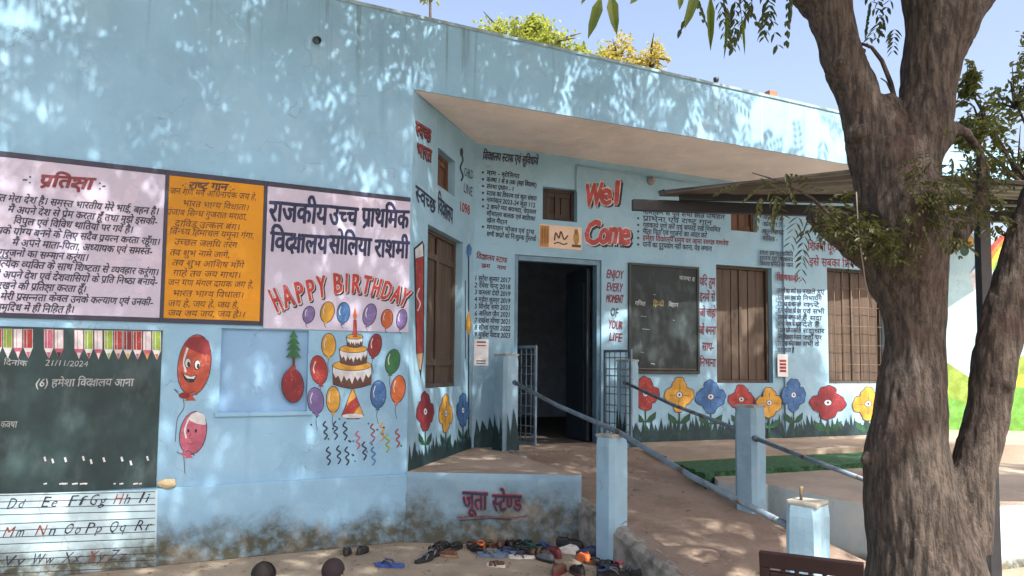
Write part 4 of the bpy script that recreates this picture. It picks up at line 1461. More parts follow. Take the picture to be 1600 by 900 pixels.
# ================================================================== shed canopy on the right
shed = thing('metal_canopy', 'corrugated metal canopy on black steel beams behind the tree trunk', 'canopy', (3.6, 5.0, 0))
def corrugated():
    m, b = base_mat('corrugated_sheet', .45)
    t = tex(m, scale=3, detail=6)
    setc(m, b, mixc(m, ramp(m, t, .35, .68), (0.075, 0.066, 0.057), (0.18, 0.168, 0.152)))
    b.inputs['Metallic'].default_value = .35
    return m
M_SHEET = corrugated()
bl, br_ = at_y(988, 320, 5.48), at_y(1640, 351, 5.95)
bl.z = 2.60; br_.z = 2.60
bm = bmesh.new()
far0, far1 = bl + V((.2, .05, .10)), br_ + V((2.0, .12, .10))
near0, near1 = at_y(1043, 300, 5.3), V((br_.x + 2.0, 3.2, 2.83))
nr = [(1043, 300, 5.36), (1190, 281, 5.0), (1340, 264, 4.66), (1480, 275, 4.6), (1640, 286, 4.55)]
nearp = [at_y(x, y, Y) for x, y, Y in nr] + [at_y(1640, 286, 4.55) + V((2, .1, 0))]
nf = 60
def near_at(t):
    k = t * (len(nearp) - 1)
    i = min(int(k), len(nearp) - 2)
    return nearp[i].lerp(nearp[i + 1], k - i)
gr = []
ns = 72
for i in range(nf + 1):
    t = i / nf
    a_, b_ = far0.lerp(far1, t), near_at(t)
    row = []
    for j in range(ns + 1):
        q = j / ns
        p = a_.lerp(b_, q)
        row.append(bm.verts.new(p + V((0, 0, .026 * max(-.55, min(.55, 1.6 * sin(2 * pi * q * 7)))))))
    gr.append(row)
for i in range(nf):
    for j in range(ns):
        bm.faces.new((gr[i][j], gr[i + 1][j], gr[i + 1][j + 1], gr[i][j + 1])).smooth = True
so_ = obj('sheet', bm, M_SHEET, shed)
md = so_.modifiers.new('thick', 'SOLIDIFY'); md.thickness = .004
def beam(p, q, wd, hg):
    d_ = q - p
    L = d_.length
    M = Matrix.Translation(p) @ d_.to_track_quat('X', 'Z').to_matrix().to_4x4()
    bm = bmesh.new()
    box(bm, (0, -wd / 2, -hg / 2), (L, wd / 2, hg / 2), M, .004)
    return bm
obj('beam', beam(bl + V((0, 0, .01)), br_ + V((2, .1, .01)), .05, .08), M_BLACK, shed)
m0, m1 = at_y(1062, 312, 5.42), at_y(1345, 296, 4.9)
obj('rafter', beam(V((m0.x, m0.y, 2.66)), V((far1.x, 5.6, 2.675)), .05, .05), M_BLACK, shed)
obj('rafter', beam(near_at(.42) + V((0, 0, -.05)), nearp[-1] + V((0, 0, -.05)), .04, .04), M_BLACK, shed)
pt = at_y(1536, 400, 5.1)
bm = bmesh.new()
box(bm, (pt.x - .036, pt.y - .036, 0), (pt.x + .036, pt.y + .036, 2.72), None, .004)
obj('post', bm, M_BLACK, shed)
bm = bmesh.new()
p_ = at_z(1540, 305, 2.62)
box(bm, (4.9, 5.7, 0), (4.97, 5.77, 2.62), None, .004)
obj('post', bm, M_BLACK, shed)
# thin pale pole beside it
bm = bmesh.new()
pp = at_y(1556, 790, 5.3)
tube(bm, [(pp.x, pp.y, 0), (pp.x, pp.y, .38)], .014, 10)
tube(bm, [(pp.x, pp.y, .38), (pp.x, pp.y, .40)], .02, 10)
tag(obj('standpipe', bm, mat('pale_pipe', (.45, .45, .43), .5)), 'thin pale upright pipe beside the black steel post', 'pipe')

# ================================================================== mural wall at the far right
MW = Plane((4.6, 11.6), -4)
mw = thing('boundary_wall', 'sunlit boundary wall painted with sky, green hills and a rainbow', 'wall', (8, 11.5, 0))
bm = bmesh.new()
pbox(bm, MW, 0, 9, 0, 3.5, -.2, 0)
obj('masonry', bm, plaster('pale_sky_wall', (0.33, 0.50, 0.57), None, streak=.05), mw)
P = Paint(MW)
zc = lambda x, y: MW.uz(x, y)
P.px([(1420, 560), (1470, 560), (1500, 580), (1530, 600), (1560, 570), (1600, 555), (1700, 580), (1800, 560), (1800, 712), (1420, 705)], paint((0.24, 0.36, 0.04)), 0)
P.px([(1420, 640), (1480, 620), (1540, 640), (1580, 600), (1700, 620), (1800, 600), (1800, 712), (1420, 705)], C_LTGR, 1)
P.px([(1420, 690), (1800, 690), (1800, 712), (1420, 706)], paint((0.04, 0.30, 0.16)), 2)
P.px([(1575, 590), (1600, 585), (1700, 585), (1700, 605), (1575, 605)], paint((0.6, 0.55, 0.05)), 2)
P.build('painted_hills', mw)
P = Paint(MW)
rb = [(0.62, 0.05, 0.04), (0.72, 0.22, 0.03), (0.78, 0.58, 0.05), (0.15, 0.42, 0.08), (0.06, 0.28, 0.6), (0.12, 0.10, 0.4)]
for k, c_ in enumerate(rb):
    ra, rb_ = 114 - 7 * k, 114 - 7 * (k + 1)
    cx, cy = 1639, 449
    arc = lambda r_: [(cx + r_ * cos(pi * (.5 + .40 * j / 14)), cy - r_ * sin(pi * (.5 + .40 * j / 14)) * .95) for j in range(15)]
    P.px(arc(ra) + arc(rb_)[::-1], paint(c_), .5 + .2 * k)
P.build('painted_rainbow', mw)
P = Paint(MW)
for (x, y, r_, c_) in ((1500, 368, 8, C_GRN), (1513, 378, 9, C_YEL), (1507, 392, 7, C_DGRN), (1496, 384, 6, C_ORA)):
    P.ell(x, y, r_, r_ * 1.15, C_NAV, .5); P.ell(x, y, r_ - 1, r_ * 1.15 - 1, c_, 1.2)
P.build('painted_balloon', mw)
P = Paint(MW)
P.px([(1515, 428), (1528, 405), (1533, 450), (1528, 485)], C_WHT, 0)
P.px([(1515, 428), (1528, 405), (1526, 416)], C_BLU, 1)
P.build('painted_kite', mw)

# ================================================================== the big tree
def bark():
    m, b = base_mat('rough_bark', .92)
    t = tex(m, scale=1, detail=8, stretch=(44, 44, 7.0), rough=.65)
    big = tex(m, scale=3.2, detail=5)
    fine = tex(m, scale=1, detail=5, stretch=(70, 70, 14))
    c = mixc(m, ramp(m, t, .38, .64), (0.030, 0.0225, 0.019), (0.105, 0.083, 0.068))
    pl2 = tex(m, scale=1, detail=9, stretch=(34, 34, 19), rough=.7)
    c = mixc(m, mth(m, 'MULTIPLY', ramp(m, pl2, .44, .36), .75), c, (0.022, 0.016, 0.0135))
    c = mixc(m, mth(m, 'MULTIPLY', ramp(m, pl2, .56, .66), .6), c, (0.125, 0.108, 0.095))
    c = mixc(m, mth(m, 'MULTIPLY', ramp(m, big, .52, .70), .5), c, (0.075, 0.038, 0.032))
    c = mixc(m, mth(m, 'MULTIPLY', ramp(m, tex(m, scale=5.0, detail=6), .56, .72), .45), c, (0.040, 0.038, 0.025))
    setc(m, b, c)
    bump(m, b, mth(m, 'ADD', mth(m, 'ADD', t, mth(m, 'MULTIPLY', pl2, 1.6)), fine), 1.0, .02)
    return m
M_BARK = bark()
TD = 3.8
def tp(x, y, r_, Y=TD):
    p = at_y(x, y, Y)
    return p, r_ * Y / FOC
tree = thing('neem_tree', 'big forked tree with rough brown bark in front of the school', 'tree', (2.05, TD, 0))
bm = bmesh.new()
def chain(pts, seg=20):
    ps, rs = [], []
    for q in pts:
        p, r_ = tp(*q)
        ps.append(p); rs.append(r_)
    # smooth subdivision
    P2_, R2_ = [], []
    for i in range(len(ps) - 1):
        for k in range(4):
            t = k / 4
            i0, i3 = max(i - 1, 0), min(i + 2, len(ps) - 1)
            cr = lambda a, b, c, d: 0.5 * (2 * b + (c - a) * t + (2 * a - 5 * b + 4 * c - d) * t * t + (3 * b - a - 3 * c + d) * t ** 3)
            P2_.append(cr(ps[i0], ps[i], ps[i + 1], ps[i3])); R2_.append(max(.004, cr(rs[i0], rs[i], rs[i + 1], rs[i3])))
    P2_.append(ps[-1]); R2_.append(rs[-1])
    tube(bm, P2_, R2_, seg)
    return P2_
chain([(1452, 1075, 150), (1450, 1020, 118), (1449, 960, 98), (1447, 900, 86), (1432, 820, 72), (1421, 760, 67), (1417, 705, 60), (1421, 655, 54), (1425, 600, 49), (1430, 550, 44), (1430, 500, 44), (1423, 460, 49), (1412, 410, 63), (1406, 350, 70), (1401, 280, 61), (1398, 225, 52)])
chain([(1385, 340, 46), (1370, 270, 38), (1353, 205, 36), (1341, 150, 34), (1320, 100, 33), (1308, 60, 31), (1298, 20, 35), (1280, -20, 44), (1235, -75, 44, 3.7), (1150, -160, 38, 3.5), (1000, -330, 28, 3.2)])
chain([(1415, 330, 58), (1420, 255, 48), (1438, 200, 44), (1452, 142, 42), (1459, 89, 45), (1472, 27, 55), (1478, -10, 62)])
chain([(1385, 230, 40), (1388, 185, 26), (1386, 158, 17), (1384, 146, 10)], 12)
chain([(1455, 215, 34), (1490, 200, 12, 3.85), (1513, 212, 9, 3.9), (1531, 242, 8.5, 3.95), (1537, 285, 10, 3.95), (1518, 335, 14, 3.9), (1475, 372, 28)], 12)
chain([(1470, 27, 50), (1450, -60, 48), (1420, -180, 42, 3.7), (1400, -400, 32, 3.4), (1380, -700, 20, 3.0)])
chain([(1480, 20, 48), (1530, -40, 44), (1600, -110, 40, 3.7), (1720, -220, 32, 3.5), (1850, -420, 22, 3.2)])
chain([(1490, 850, 50), (1512, 770, 38), (1528, 710, 33), (1545, 625, 30.5), (1561, 530, 31), (1580, 455, 31), (1603, 380, 32), (1640, 290, 33), (1700, 180, 32), (1790, 40, 28), (1900, -200, 22)])
chain([(1415, 405, 40), (1372, 388, 40), (1325, 364, 33), (1290, 346, 23), (1264, 332, 12)])
chain([(1395, 730, 40), (1362, 718, 16), (1350, 713, 9)], 10)
for kx, ky, kr, ks in ((1450, 645, 20, -1), (1330, 215, 15, -1), (1395, 655, 17, -1), (1440, 800, 24, -1), (1300, 110, 12, -1), (1555, 600, 13, -1)):
    p_, r_k = tp(kx, ky, kr)
    p_ = p_ + V((0, -.10 - r_k * .1, 0))
    tube(bm, [p_ + V((0, .1, 0)), p_ + V((0, .03, 0)), p_ + V((0, -.015, 0))], [r_k * 1.2, r_k, r_k * .5], 12)
me = bpy.data.meshes.new('tmp')
bm.to_mesh(me); bm.free()
to = bpy.data.objects.new('tmp', me)
COL.objects.link(to)
rm = to.modifiers.new('r', 'REMESH'); rm.mode = 'VOXEL'; rm.voxel_size = .0095
dg = bpy.context.evaluated_depsgraph_get(); dg.update()
me2 = bpy.data.meshes.new_from_object(to.evaluated_get(dg))
bpy.data.objects.remove(to)
import numpy as _np
nv = len(me2.vertices)
co = _np.empty(nv * 3); me2.vertices.foreach_get('co', co); co = co.reshape(-1, 3)
no = _np.array([v.normal[:] for v in me2.vertices])
ed = _np.empty(len(me2.edges) * 2, dtype=int); me2.edges.foreach_get('vertices', ed); ed = ed.reshape(-1, 2)
deg = _np.bincount(ed.ravel(), minlength=nv).astype(float)[:, None]
for _ in range(6):
    acc = _np.zeros_like(co)
    _np.add.at(acc, ed[:, 0], co[ed[:, 1]]); _np.add.at(acc, ed[:, 1], co[ed[:, 0]])
    co = .5 * co + .5 * acc / deg
for i in range(nv):
    x, y, z = co[i]
    k = noise.noise(V((x * 20, y * 20, z * 2.6)))
    k2 = noise.noise(V((x * 42, y * 42, z * 9)))
    l_ = noise.noise(V((x * 4, y * 4, z * 3)))
    k3 = noise.noise(V((x * 34 + 7, y * 34, z * 3.4 + 2)))
    dv = noise.voronoi(V((x * 15, y * 15, z * 3.2)) + V((noise.noise(V((x * 6, y * 6, z * 4))), noise.noise(V((x * 6 + 9, y * 6, z * 4))), 0)) * .6)[0]
    co[i] += no[i] * (.016 * (min(.5, dv[1] - dv[0]) - .25) + .55 * (.015 * (min(.5, abs(k) * 1.6) - .3) + .011 * (min(.4, abs(k3) * 1.4) - .2) + .005 * k2) + .014 * l_)
me2.vertices.foreach_set('co', co.ravel())
me2.update()
for p in me2.polygons:
    p.use_smooth = True
me2.name = 'trunk'
mesh_obj('trunk', me2, M_BARK, tree)
# cut twig in the fork
bm = bmesh.new()
tube(bm, [tp(1399, 160, 1)[0], tp(1392, 130, 1)[0], tp(1378, 95, 1)[0], tp(1362, 74, 1)[0], tp(1346, 68, 1)[0]], [.013, .012, .011, .009, .007], 8)
tube(bm, [tp(1395, 148, 1)[0], tp(1385, 128, 1)[0], tp(1376, 122, 1)[0]], [.006, .004, .003], 6)
obj('twig', bm, M_BARK, tree)
# thin cord down the trunk
bm = bmesh.new()
tube(bm, [tp(1338, 300, 1, 3.45)[0], tp(1341, 360, 1, 3.45)[0], tp(1352, 440, 1, 3.52)[0], tp(1362, 480, 1, 3.62)[0]], .0028, 6)
tag(obj('cord', bm, mat('pale_cord', (.17, .15, .135))), 'thin pale cord hanging against the tree trunk', 'cord')

def leafmat(name, col, trans=.35):
    m, b = base_mat(name, .5)
    N, L = nodes(m)
    oi = tex(m, scale=5, detail=3)
    c = mixc(m, ramp(m, oi, .35, .65), sc(col, .7), (col[0] * 1.25, col[1] * 1.15, col[2]))
    setc(m, b, c)
    tr = N.new('ShaderNodeBsdfTranslucent')
    L.new(mixc(m, .5, c, (col[0] * 1.6, col[1] * 1.6, col[2] * .6)), tr.inputs[0])
    mx = N.new('ShaderNodeMixShader')
    mx.inputs[0].default_value = trans
    L.new(b.outputs[0], mx.inputs[1]); L.new(tr.outputs[0], mx.inputs[2])
    L.new(mx.outputs[0], N['Material Output'].inputs[0])
    return m
M_LEAF = leafmat('neem_leaf', (0.065, 0.105, 0.03))
M_LEAFD = leafmat('dark_leaf', (0.040, 0.065, 0.028))
M_LEAFY = leafmat('yellow_leaf', (0.34, 0.30, 0.09), .5)
M_LEAFG = leafmat('fresh_green_leaf', (0.24, 0.29, 0.06), .5)
M_MOSS = leafmat('olive_creeper_leaf', (0.060, 0.070, 0.026))
class Leaves:
    def __init__(s):
        s.v, s.f = [], []
    def leaf(s, p, d, n, L, W):
        d = d.normalized()
        sd_ = d.cross(n)
        if sd_.length < 1e-4:
            sd_ = d.orthogonal()
        sd_.normalize()
        nn_ = sd_.cross(d)
        b = len(s.v)
        s.v += [p, p + d * L * .35 + sd_ * W * .5 + nn_ * L * .04, p + d * L * .72 + sd_ * W * .36 - nn_ * L * .02, p + d * L - nn_ * L * .12, p + d * L * .72 - sd_ * W * .36 - nn_ * L * .02, p + d * L * .35 - sd_ * W * .5 + nn_ * L * .04]
        s.f += [(b, b + 1, b + 2, b + 3), (b, b + 3, b + 4, b + 5)]
    def spray(s, p, d, L, n, ll, lw):
        """a pinnate leaf: leaflets in pairs along a drooping stalk"""
        d = d.normalized()
        nn_ = V((R.uniform(-.4, .4), R.uniform(-.4, .4), 1)).normalized()
        for k in range(n):
            t = (k + 1) / n
            q = p + d * L * t + V((0, 0, -.18 * L * t * t))
            sd_ = d.cross(nn_).normalized()
            for s_ in (-1, 1):
                s.leaf(q, sd_ * s_ + d * .7 + V((0, 0, -.35)), nn_ + V((R.uniform(-.4, .4), R.uniform(-.4, .4), 0)), ll * R.uniform(.8, 1.15) * (1.15 - .4 * t), lw)
    def build(s, name, m, parent):
        me = bpy.data.meshes.new(name)
        me.from_pydata(s.v, [], s.f)
        return mesh_obj(name, me, m, parent)
def rv():
    while True:
        v = V((R.uniform(-1, 1), R.uniform(-1, 1), R.uniform(-1, 1)))
        if .01 < v.length < 1:
            return v
# crown, mostly above the frame: it throws the dappled shade
lv = Leaves()
bmB = bmesh.new()
cc = V((0.9, 3.0, 7.1))
nclump = 0
for k in range(500):
    v = rv()
    p = cc + V((v.x * 5.3, v.y * 3.9, v.z * 1.4))
    if p.z < 1.45 + .49 * p.y + .9 and p.y > 0:
        continue
    nclump += 1
    for j in range(12):
        q = p + rv() * .60
        lv.spray(q, V((R.uniform(-1, 1), R.uniform(-1, 1), R.uniform(-.6, .2))), R.uniform(.25, .42), 6, .12, .038)
c2 = V((5.9, 4.5, 7.0))  # extra lobe added above the frame to keep sun off the verandah wall
for k in range(190):
    v = rv()
    p = c2 + V((v.x * 2.5, v.y * 2.1, v.z * 1.0))
    if p.z < 1.45 + .49 * p.y + .9:
        continue
    for j in range(9):
        lv.spray(p + rv() * .55, V((R.uniform(-1, 1), R.uniform(-1, 1), R.uniform(-.6, .2))), R.uniform(.25, .42), 6, .12, .038)
lv.build('crown', M_LEAF, tree)
# limbs inside the crown
for k in range(16):
    a_ = 2 * pi * k / 16 + R.uniform(-.2, .2)
    st_ = V((1.9 + R.uniform(-.7, 1.2), 3.3, 5.2 + R.uniform(-.3, .8)))
    en = cc + V((cos(a_) * 4.4, sin(a_) * 3.0, R.uniform(-.2, 1.0)))
    md_ = st_.lerp(en, .5) + V((0, 0, .35))
    tube(bmB, [st_, md_, en], [.06, .04, .012], 7)
tube(bmB, [V((2.9, 3.3, 5.0)), V((4.4, 4.0, 6.3)), V((6.6, 4.8, 7.0))], [.09, .06, .02], 8)  # limb out to the added right-hand lobe
obj('branch', bmB, M_BARK, tree)
# sprays hanging into the top of the frame
lv = Leaves()
def hang(x, y, Y, ang, n, L, ll, lw):
    p = at_y(x, y, Y)
    d = (right * cos(radians(ang)) - up * sin(radians(ang)))
    lv.spray(p, d + fwd * R.uniform(-.3, .3), L, n, ll, lw)
for x, y, a_, L in ((1120, -25, 80, .22), (1140, -30, 60, .24), (1170, -30, 100, .22), (1190, -28, 75, .24), (1210, -25, 110, .2), (1235, -22, 95, .2), (1100, -30, 120, .2), (1150, -10, 95, .2), (1075, -30, 70, .17), (1180, -5, 120, .16), (1128, 0, 85, .16), (1205, 0, 100, .13)):
    hang(x, y, 3.2, a_, 6, L, .058, .019)
for x, y, a_, L in ((1345, -25, 60, .2), (1370, -20, 80, .2), (1395, -10, 110, .2), (1380, 30, 130, .16), (1360, 5, 100, .13), (1398, 40, 100, .12)):
    hang(x, y, 3.9, a_, 6, L, .055, .018)
bmT = bmesh.new()
tube(bmT, [at_y(900, -60, 3.2), at_y(1080, -45, 3.2), at_y(1240, -30, 3.3), at_y(1300, -40, 3.7)], [.006, .01, .014, .02], 7)
tube(bmT, [at_y(1290, -40, 3.9), at_y(1350, -35, 3.9), at_y(1410, -20, 3.9)], [.012, .009, .007], 7)
lv.build('hanging_leaves', M_LEAFD, tree)
obj('twig', bmT, M_BARK, tree)
M_LONG = leafmat('long_green_leaf', (0.10, 0.15, 0.03))
for (x0, y0, x1, y1, wd) in ((940, -8, 920, 58, 18), (954, -12, 963, 52, 19), (1110, -10, 1111, 76, 13), (1090, -18, 1071, 42, 17), (1002, -14, 985, 5, 13), (1066, -20, 1062, 14, 12), (925, -25, 908, 5, 12), (1134, 15, 1135, 90, 6), (1158, 22, 1165, 84, 5)):
    p, q = at_y(x0, y0, 2.6), at_y(x1, y1, 2.6)
    lv = Leaves()
    lv.leaf(p, q - p, -fwd + right * R.uniform(-.3, .3), (q - p).length, wd * 2.6 / FOC)
    lv.build('long_leaf', M_LONG, tree)
bmT = bmesh.new()
for p in (((900, -60), (940, -8)), ((960, -50), (954, -12)), ((1080, -50), (1110, -10)), ((1060, -55), (1090, -18)), ((1000, -55), (1002, -14)), ((1060, -55), (1066, -20)), ((905, -60), (925, -25)), ((1120, -40), (1134, 15)), ((1150, -40), (1158, 22))):
    tube(bmT, [at_y(*p[0], 2.6), at_y(*p[1], 2.6)], .002, 5)
tube(bmT, [at_y(880, -62, 2.6), at_y(1000, -58, 2.6), at_y(1160, -42, 2.6), at_y(1280, -30, 3.3)], [.004, .006, .008, .012], 6)
obj('twig', bmT, M_BARK, tree)
# leafy sprouts on the side stub
lv = Leaves()
for k in range(130):
    t = R.random()
    x = 1285 + t * 130 + R.uniform(-15, 15)
    y = 338 + t * 60 + R.uniform(-42, 18) * (.6 + .4 * t)
    p = at_y(x, y, R.uniform(3.4, 3.75))
    lv.spray(p, V((R.uniform(-1, .5), R.uniform(-.8, .2), R.uniform(-.8, .5))), R.uniform(.05, .11), 4, R.uniform(.035, .055), .014)
for (x, y, a_) in ((1180, 275, 20), (1205, 280, 150), (1225, 262, 70), (1200, 290, 60), (1215, 300, 100), (1250, 330, 110), (1240, 300, 140), (1260, 350, 100), (1275, 290, 210), (1190, 300, 100), (1255, 380, 95), (1300, 300, 200), (1165, 285, 170)):
    p = at_y(x, y, 3.5)
    lv.spray(p, right * cos(radians(a_)) - up * sin(radians(a_)), .13, 5, .055, .015)
for k in range(95):
    x, y = R.gauss(1462, 30), R.gauss(310, 34)
    p = at_y(x, y, R.uniform(3.42, 3.6))
    lv.spray(p, V((R.uniform(-1, 1), R.uniform(-.6, .1), R.uniform(-.9, .4))), R.uniform(.05, .11), 4, R.uniform(.03, .05), .012)
for k in range(80):
    x, y = R.uniform(1490, 1560), R.uniform(230, 350)
    p = at_y(x, y, R.uniform(3.7, 4.0))
    lv.spray(p, V((R.uniform(-1, 1), R.uniform(-.6, .1), R.uniform(-.9, .4))), R.uniform(.05, .11), 4, R.uniform(.03, .05), .012)
lv.build('sprouts', M_MOSS, tree)
bmT = bmesh.new()
tube(bmT, [at_y(1310, 350, 3.55), at_y(1270, 310, 3.5), at_y(1225, 285, 3.5), at_y(1175, 270, 3.5)], [.008, .006, .004, .002], 6)
tube(bmT, [at_y(1300, 355, 3.55), at_y(1262, 345, 3.5), at_y(1250, 375, 3.5)], [.006, .004, .002], 6)
obj('twig', bmT, M_BARK, tree)

# slender tree behind, right of the trunk
def leafy(name, label, base, crowns, m, trunk_r, n, ll, lw, dens=5, group=None):
    t = thing(name, label, 'tree', base, 0, group)
    bm = bmesh.new()
    b0 = V(base)
    for (c, r_) in crowns:
        fk = b0 + V((0, 0, (crowns[0][0].z - b0.z) * .62))
        if c is crowns[0][0]:
            tube(bm, [b0, b0.lerp(fk, .5) + V((.03, 0, 0)), fk], [trunk_r, trunk_r * .85, trunk_r * .7], 8)
        tube(bm, [fk, fk.lerp(c, .5) + V((R.uniform(-.1, .1), 0, .15)), c - V((0, 0, r_.z * .1)), c + V((R.uniform(-.2, .2) * r_.x, 0, r_.z * .8))], [trunk_r * .6, trunk_r * .4, trunk_r * .22, trunk_r * .06], 7)
        for k in range(6):
            e_ = c + V((R.uniform(-1, 1) * r_.x, R.uniform(-1, 1) * r_.y, R.uniform(-.6, .9) * r_.z)) * .85
            tube(bm, [c - V((0, 0, r_.z * .3)), (c + e_) / 2 + V((0, 0, .05)), e_], [trunk_r * .3, trunk_r * .18, trunk_r * .05], 5)
    obj('trunk', bm, M_BARK, t)
    lv = Leaves()
    for (c, r_) in crowns:
        for k in range(n):
            v = rv()
            v = v * (.55 + .45 * R.random()) / max(.3, v.length) * R.uniform(.5, 1)
            p = c + V((v.x * r_.x, v.y * r_.y, v.z * r_.z))
            if noise.noise(p * 2.2 / max(.4, r_.x)) < -.12:
                continue
            for j in range(dens):
                q = p + rv() * .12 * r_.x
                lv.leaf(q, V((R.uniform(-1, 1), R.uniform(-1, 1), R.uniform(-1, .4))), V((R.uniform(-1, 1), R.uniform(-1, 1), 1)), ll * R.uniform(.7, 1.2), lw)
    lv.build('crown', m, t)
    return t
def cz(x, y, Y, rx, ry, rdep):
    return (at_y(x, y, Y), V((rx * Y / FOC, rdep, ry * Y / FOC)))
b0 = at_y(1660, 600, 7.6)
leafy('slender_tree', 'slender sparse tree with small dark leaves right of the forked trunk', (b0.x, 7.6, .45), [cz(1535, 190, 7.4, 42, 55, .4), cz(1585, 150, 7.6, 45, 65, .5), cz(1530, 270, 7.5, 50, 50, .4), cz(1590, 250, 7.7, 45, 70, .5), cz(1512, 130, 7.5, 18, 40, .2), cz(1545, 310, 7.5, 60, 40, .4), cz(1590, 320, 7.6, 45, 40, .4), cz(1515, 210, 7.3, 22, 40, .3), cz(1620, 90, 7.6, 40, 60, .4)], leafmat('grey_green_leaf', (0.115, 0.135, 0.05), .45), .05, 105, .075, .036, 4)
b0 = at_y(820, 60, 17)
leafy('background_tree', 'fresh yellow-green tree showing over the roof left of the hanging leaves', (b0.x, 17, 0), [cz(790, 62, 17, 60, 36, 1.2), cz(850, 75, 17, 70, 30, 1.2), cz(835, 50, 17.3, 34, 26, .8), cz(900, 95, 17.3, 50, 22, .9)], M_LEAFG, .14, 330, .12, .055, 5, 'trees behind the school roof')
b0 = at_y(985, 90, 18)
leafy('background_tree', 'golden yellow tree showing over the roof below the long hanging leaves', (b0.x, 18, 0), [cz(965, 92, 18, 42, 40, 1.0), cz(1015, 96, 18, 34, 40, .9), cz(940, 108, 18.3, 46, 22, .8)], M_LEAFY, .13, 230, .12, .055, 5, 'trees behind the school roof')
b0 = at_y(675, 0, 15)
leafy('background_tree', 'yellowish treetop poking over the roof at the upper edge', (b0.x, 15, 0), [cz(672, -22, 15, 22, 32, .4)], M_LEAFG, .1, 60, .12, .06, 4, 'trees behind the school roof')

# trees beyond the right boundary wall, beyond the frame's visible gap
# brick and knob on the parapet
bm = bmesh.new()
p = LW.P(LW.uz(1211, 141)[0], ZTOP + .031, -.06)
box(bm, (-.06, -.04, 0), (.06, .04, .07), Matrix.Translation(p) @ Matrix.Rotation(.5, 4, 'Z'), .006)
tag(obj('brick', bm, mat('old_brick', (.32, .15, .09), .9, .3)), 'broken reddish brick lying on top of the parapet', 'brick')
bm = bmesh.new()
p = LW.P(LW.uz(1125, 124)[0], ZTOP + .03, -.06)
tube(bm, [p, p + V((0, 0, .03)), p + V((0, 0, .055)), p + V((0, 0, .085)), p + V((0, 0, .09))], [.014, .014, .03, .03, .01], 10)
tag(obj('vent_pipe', bm, M_BLACK), 'small dark capped pipe end standing on the parapet', 'pipe')
# lump of stone left on the wall ledge
bm = bmesh.new()
bmesh.ops.create_icosphere(bm, subdivisions=3, radius=1)
q = LW.P(LW.uz(262, 748)[0], lz + .030, .03)
for v in bm.verts:
    k = 1 + .3 * noise.noise(v.co * 1.5)
    v.co = V((v.co.x * .066 * k, v.co.y * .03 * k, v.co.z * .034 * k))
    v.co.rotate(Matrix.Rotation(radians(27), 3, 'Z'))
    v.co += q
for f in bm.faces: f.smooth = True
tag(obj('stone', bm, mat('buff_stone', (.45, .38, .24), .9, .25, 20, .5)), 'buff lump of stone lying on the wall ledge beside the blackboard', 'stone')

# ================================================================== brown plastic chair
ch = thing('plastic_chair', 'dark brown plastic chair with a slotted back, seen from behind', 'chair', (1.20, 3.02, 0), radians(-28))
M_CHAIR = mat('brown_plastic', (0.014, 0.007, 0.008), .55, .15, 10, .05)
nodes(M_CHAIR)[0]['Principled BSDF'].inputs['Specular IOR Level'].default_value = .2
CW, CZ0 = .172, .30
bm = bmesh.new()
# back panel built of strips round rows of slots, leaning a little towards the viewer
ZB, ZT = .33, .80
def bx(x0, x1, z0, z1):
    box(bm, (x0, -.012, z0), (x1, .012, z1), Matrix.Translation((0, -.19, 0)) @ Matrix.Rotation(radians(9), 4, 'X'), .004)
rowsz = [ZT - .062, ZT - .103, ZT - .144, ZT - .185, ZT - .226, ZT - .267, ZT - .308]
bx(-CW, CW, ZT - .055, ZT)
bx(-CW, -CW + .035, ZB, ZT - .055); bx(CW - .035, CW, ZB, ZT - .055)
zprev = ZT - .055
nslot = 6
sw_ = (2 * CW - .07) / nslot
for z in rowsz:
    for k in range(nslot + 1):
        x = -CW + .035 + sw_ * k
        bx(x - .007, x + .007, z - .0075, z + .0075) if 0 < k < nslot else None
    bx(-CW + .035, CW - .035, z - .034, z - .0075)
bx(-CW + .035, CW - .035, ZB, rowsz[-1] - .034)
obj('backrest', bm, M_CHAIR, ch, local=True)
bm = bmesh.new()
box(bm, (-CW - .01, -.17, .305), (CW + .01, .2, .33), None, .01)
obj('seat', bm, M_CHAIR, ch, local=True)
for sx in (-1, 1):
    for sy, yy in ((-1, -.16), (1, .19)):
        bm = bmesh.new()
        tube(bm, [(sx * (CW + .015), yy + sy * .03, 0), (sx * (CW - .01), yy, .31)], [.018, .024], 8)
        obj('leg', bm, M_CHAIR, ch, local=True)
    bm = bmesh.new()
    tube(bm, [(sx * (CW - .005), -.215, .56), (sx * (CW + .02), -.1, .52), (sx * (CW + .02), .1, .51), (sx * (CW + .01), .19, .31)], [.014, .018, .018, .014], 8)
    obj('armrest', bm, M_CHAIR, ch, local=True)

# ================================================================== children sitting on the ground
def skin_mesh(pts, edges, radii, lvl=2):
    me = bpy.data.meshes.new('sk')
    me.from_pydata(pts, edges, [])
    o = bpy.data.objects.new('sk', me)
    COL.objects.link(o)
    o.modifiers.new('s', 'SKIN')
    for i, r_ in enumerate(radii):
        me.skin_vertices[0].data[i].radius = (r_, r_) if isinstance(r_, float) else r_
        me.skin_vertices[0].data[i].use_root = i == 0
    ss = o.modifiers.new('u', 'SUBSURF'); ss.levels = ss.render_levels = lvl
    dg = bpy.context.evaluated_depsgraph_get(); dg.update()
    out = bpy.data.meshes.new_from_object(o.evaluated_get(dg))
    bpy.data.objects.remove(o)
    for p in out.polygons:
        p.use_smooth = True
    return out
M_SKIN = mat('brown_skin', (0.26, 0.13, 0.08), .55, .08, 20, .05)
M_HAIR = mat('black_hair', (0.005, 0.0042, 0.004), .7, .3, 40, .5, fine=160)
M_SHIRT = mat('pale_blue_school_shirt', (0.30, 0.42, 0.55), .8, .1)
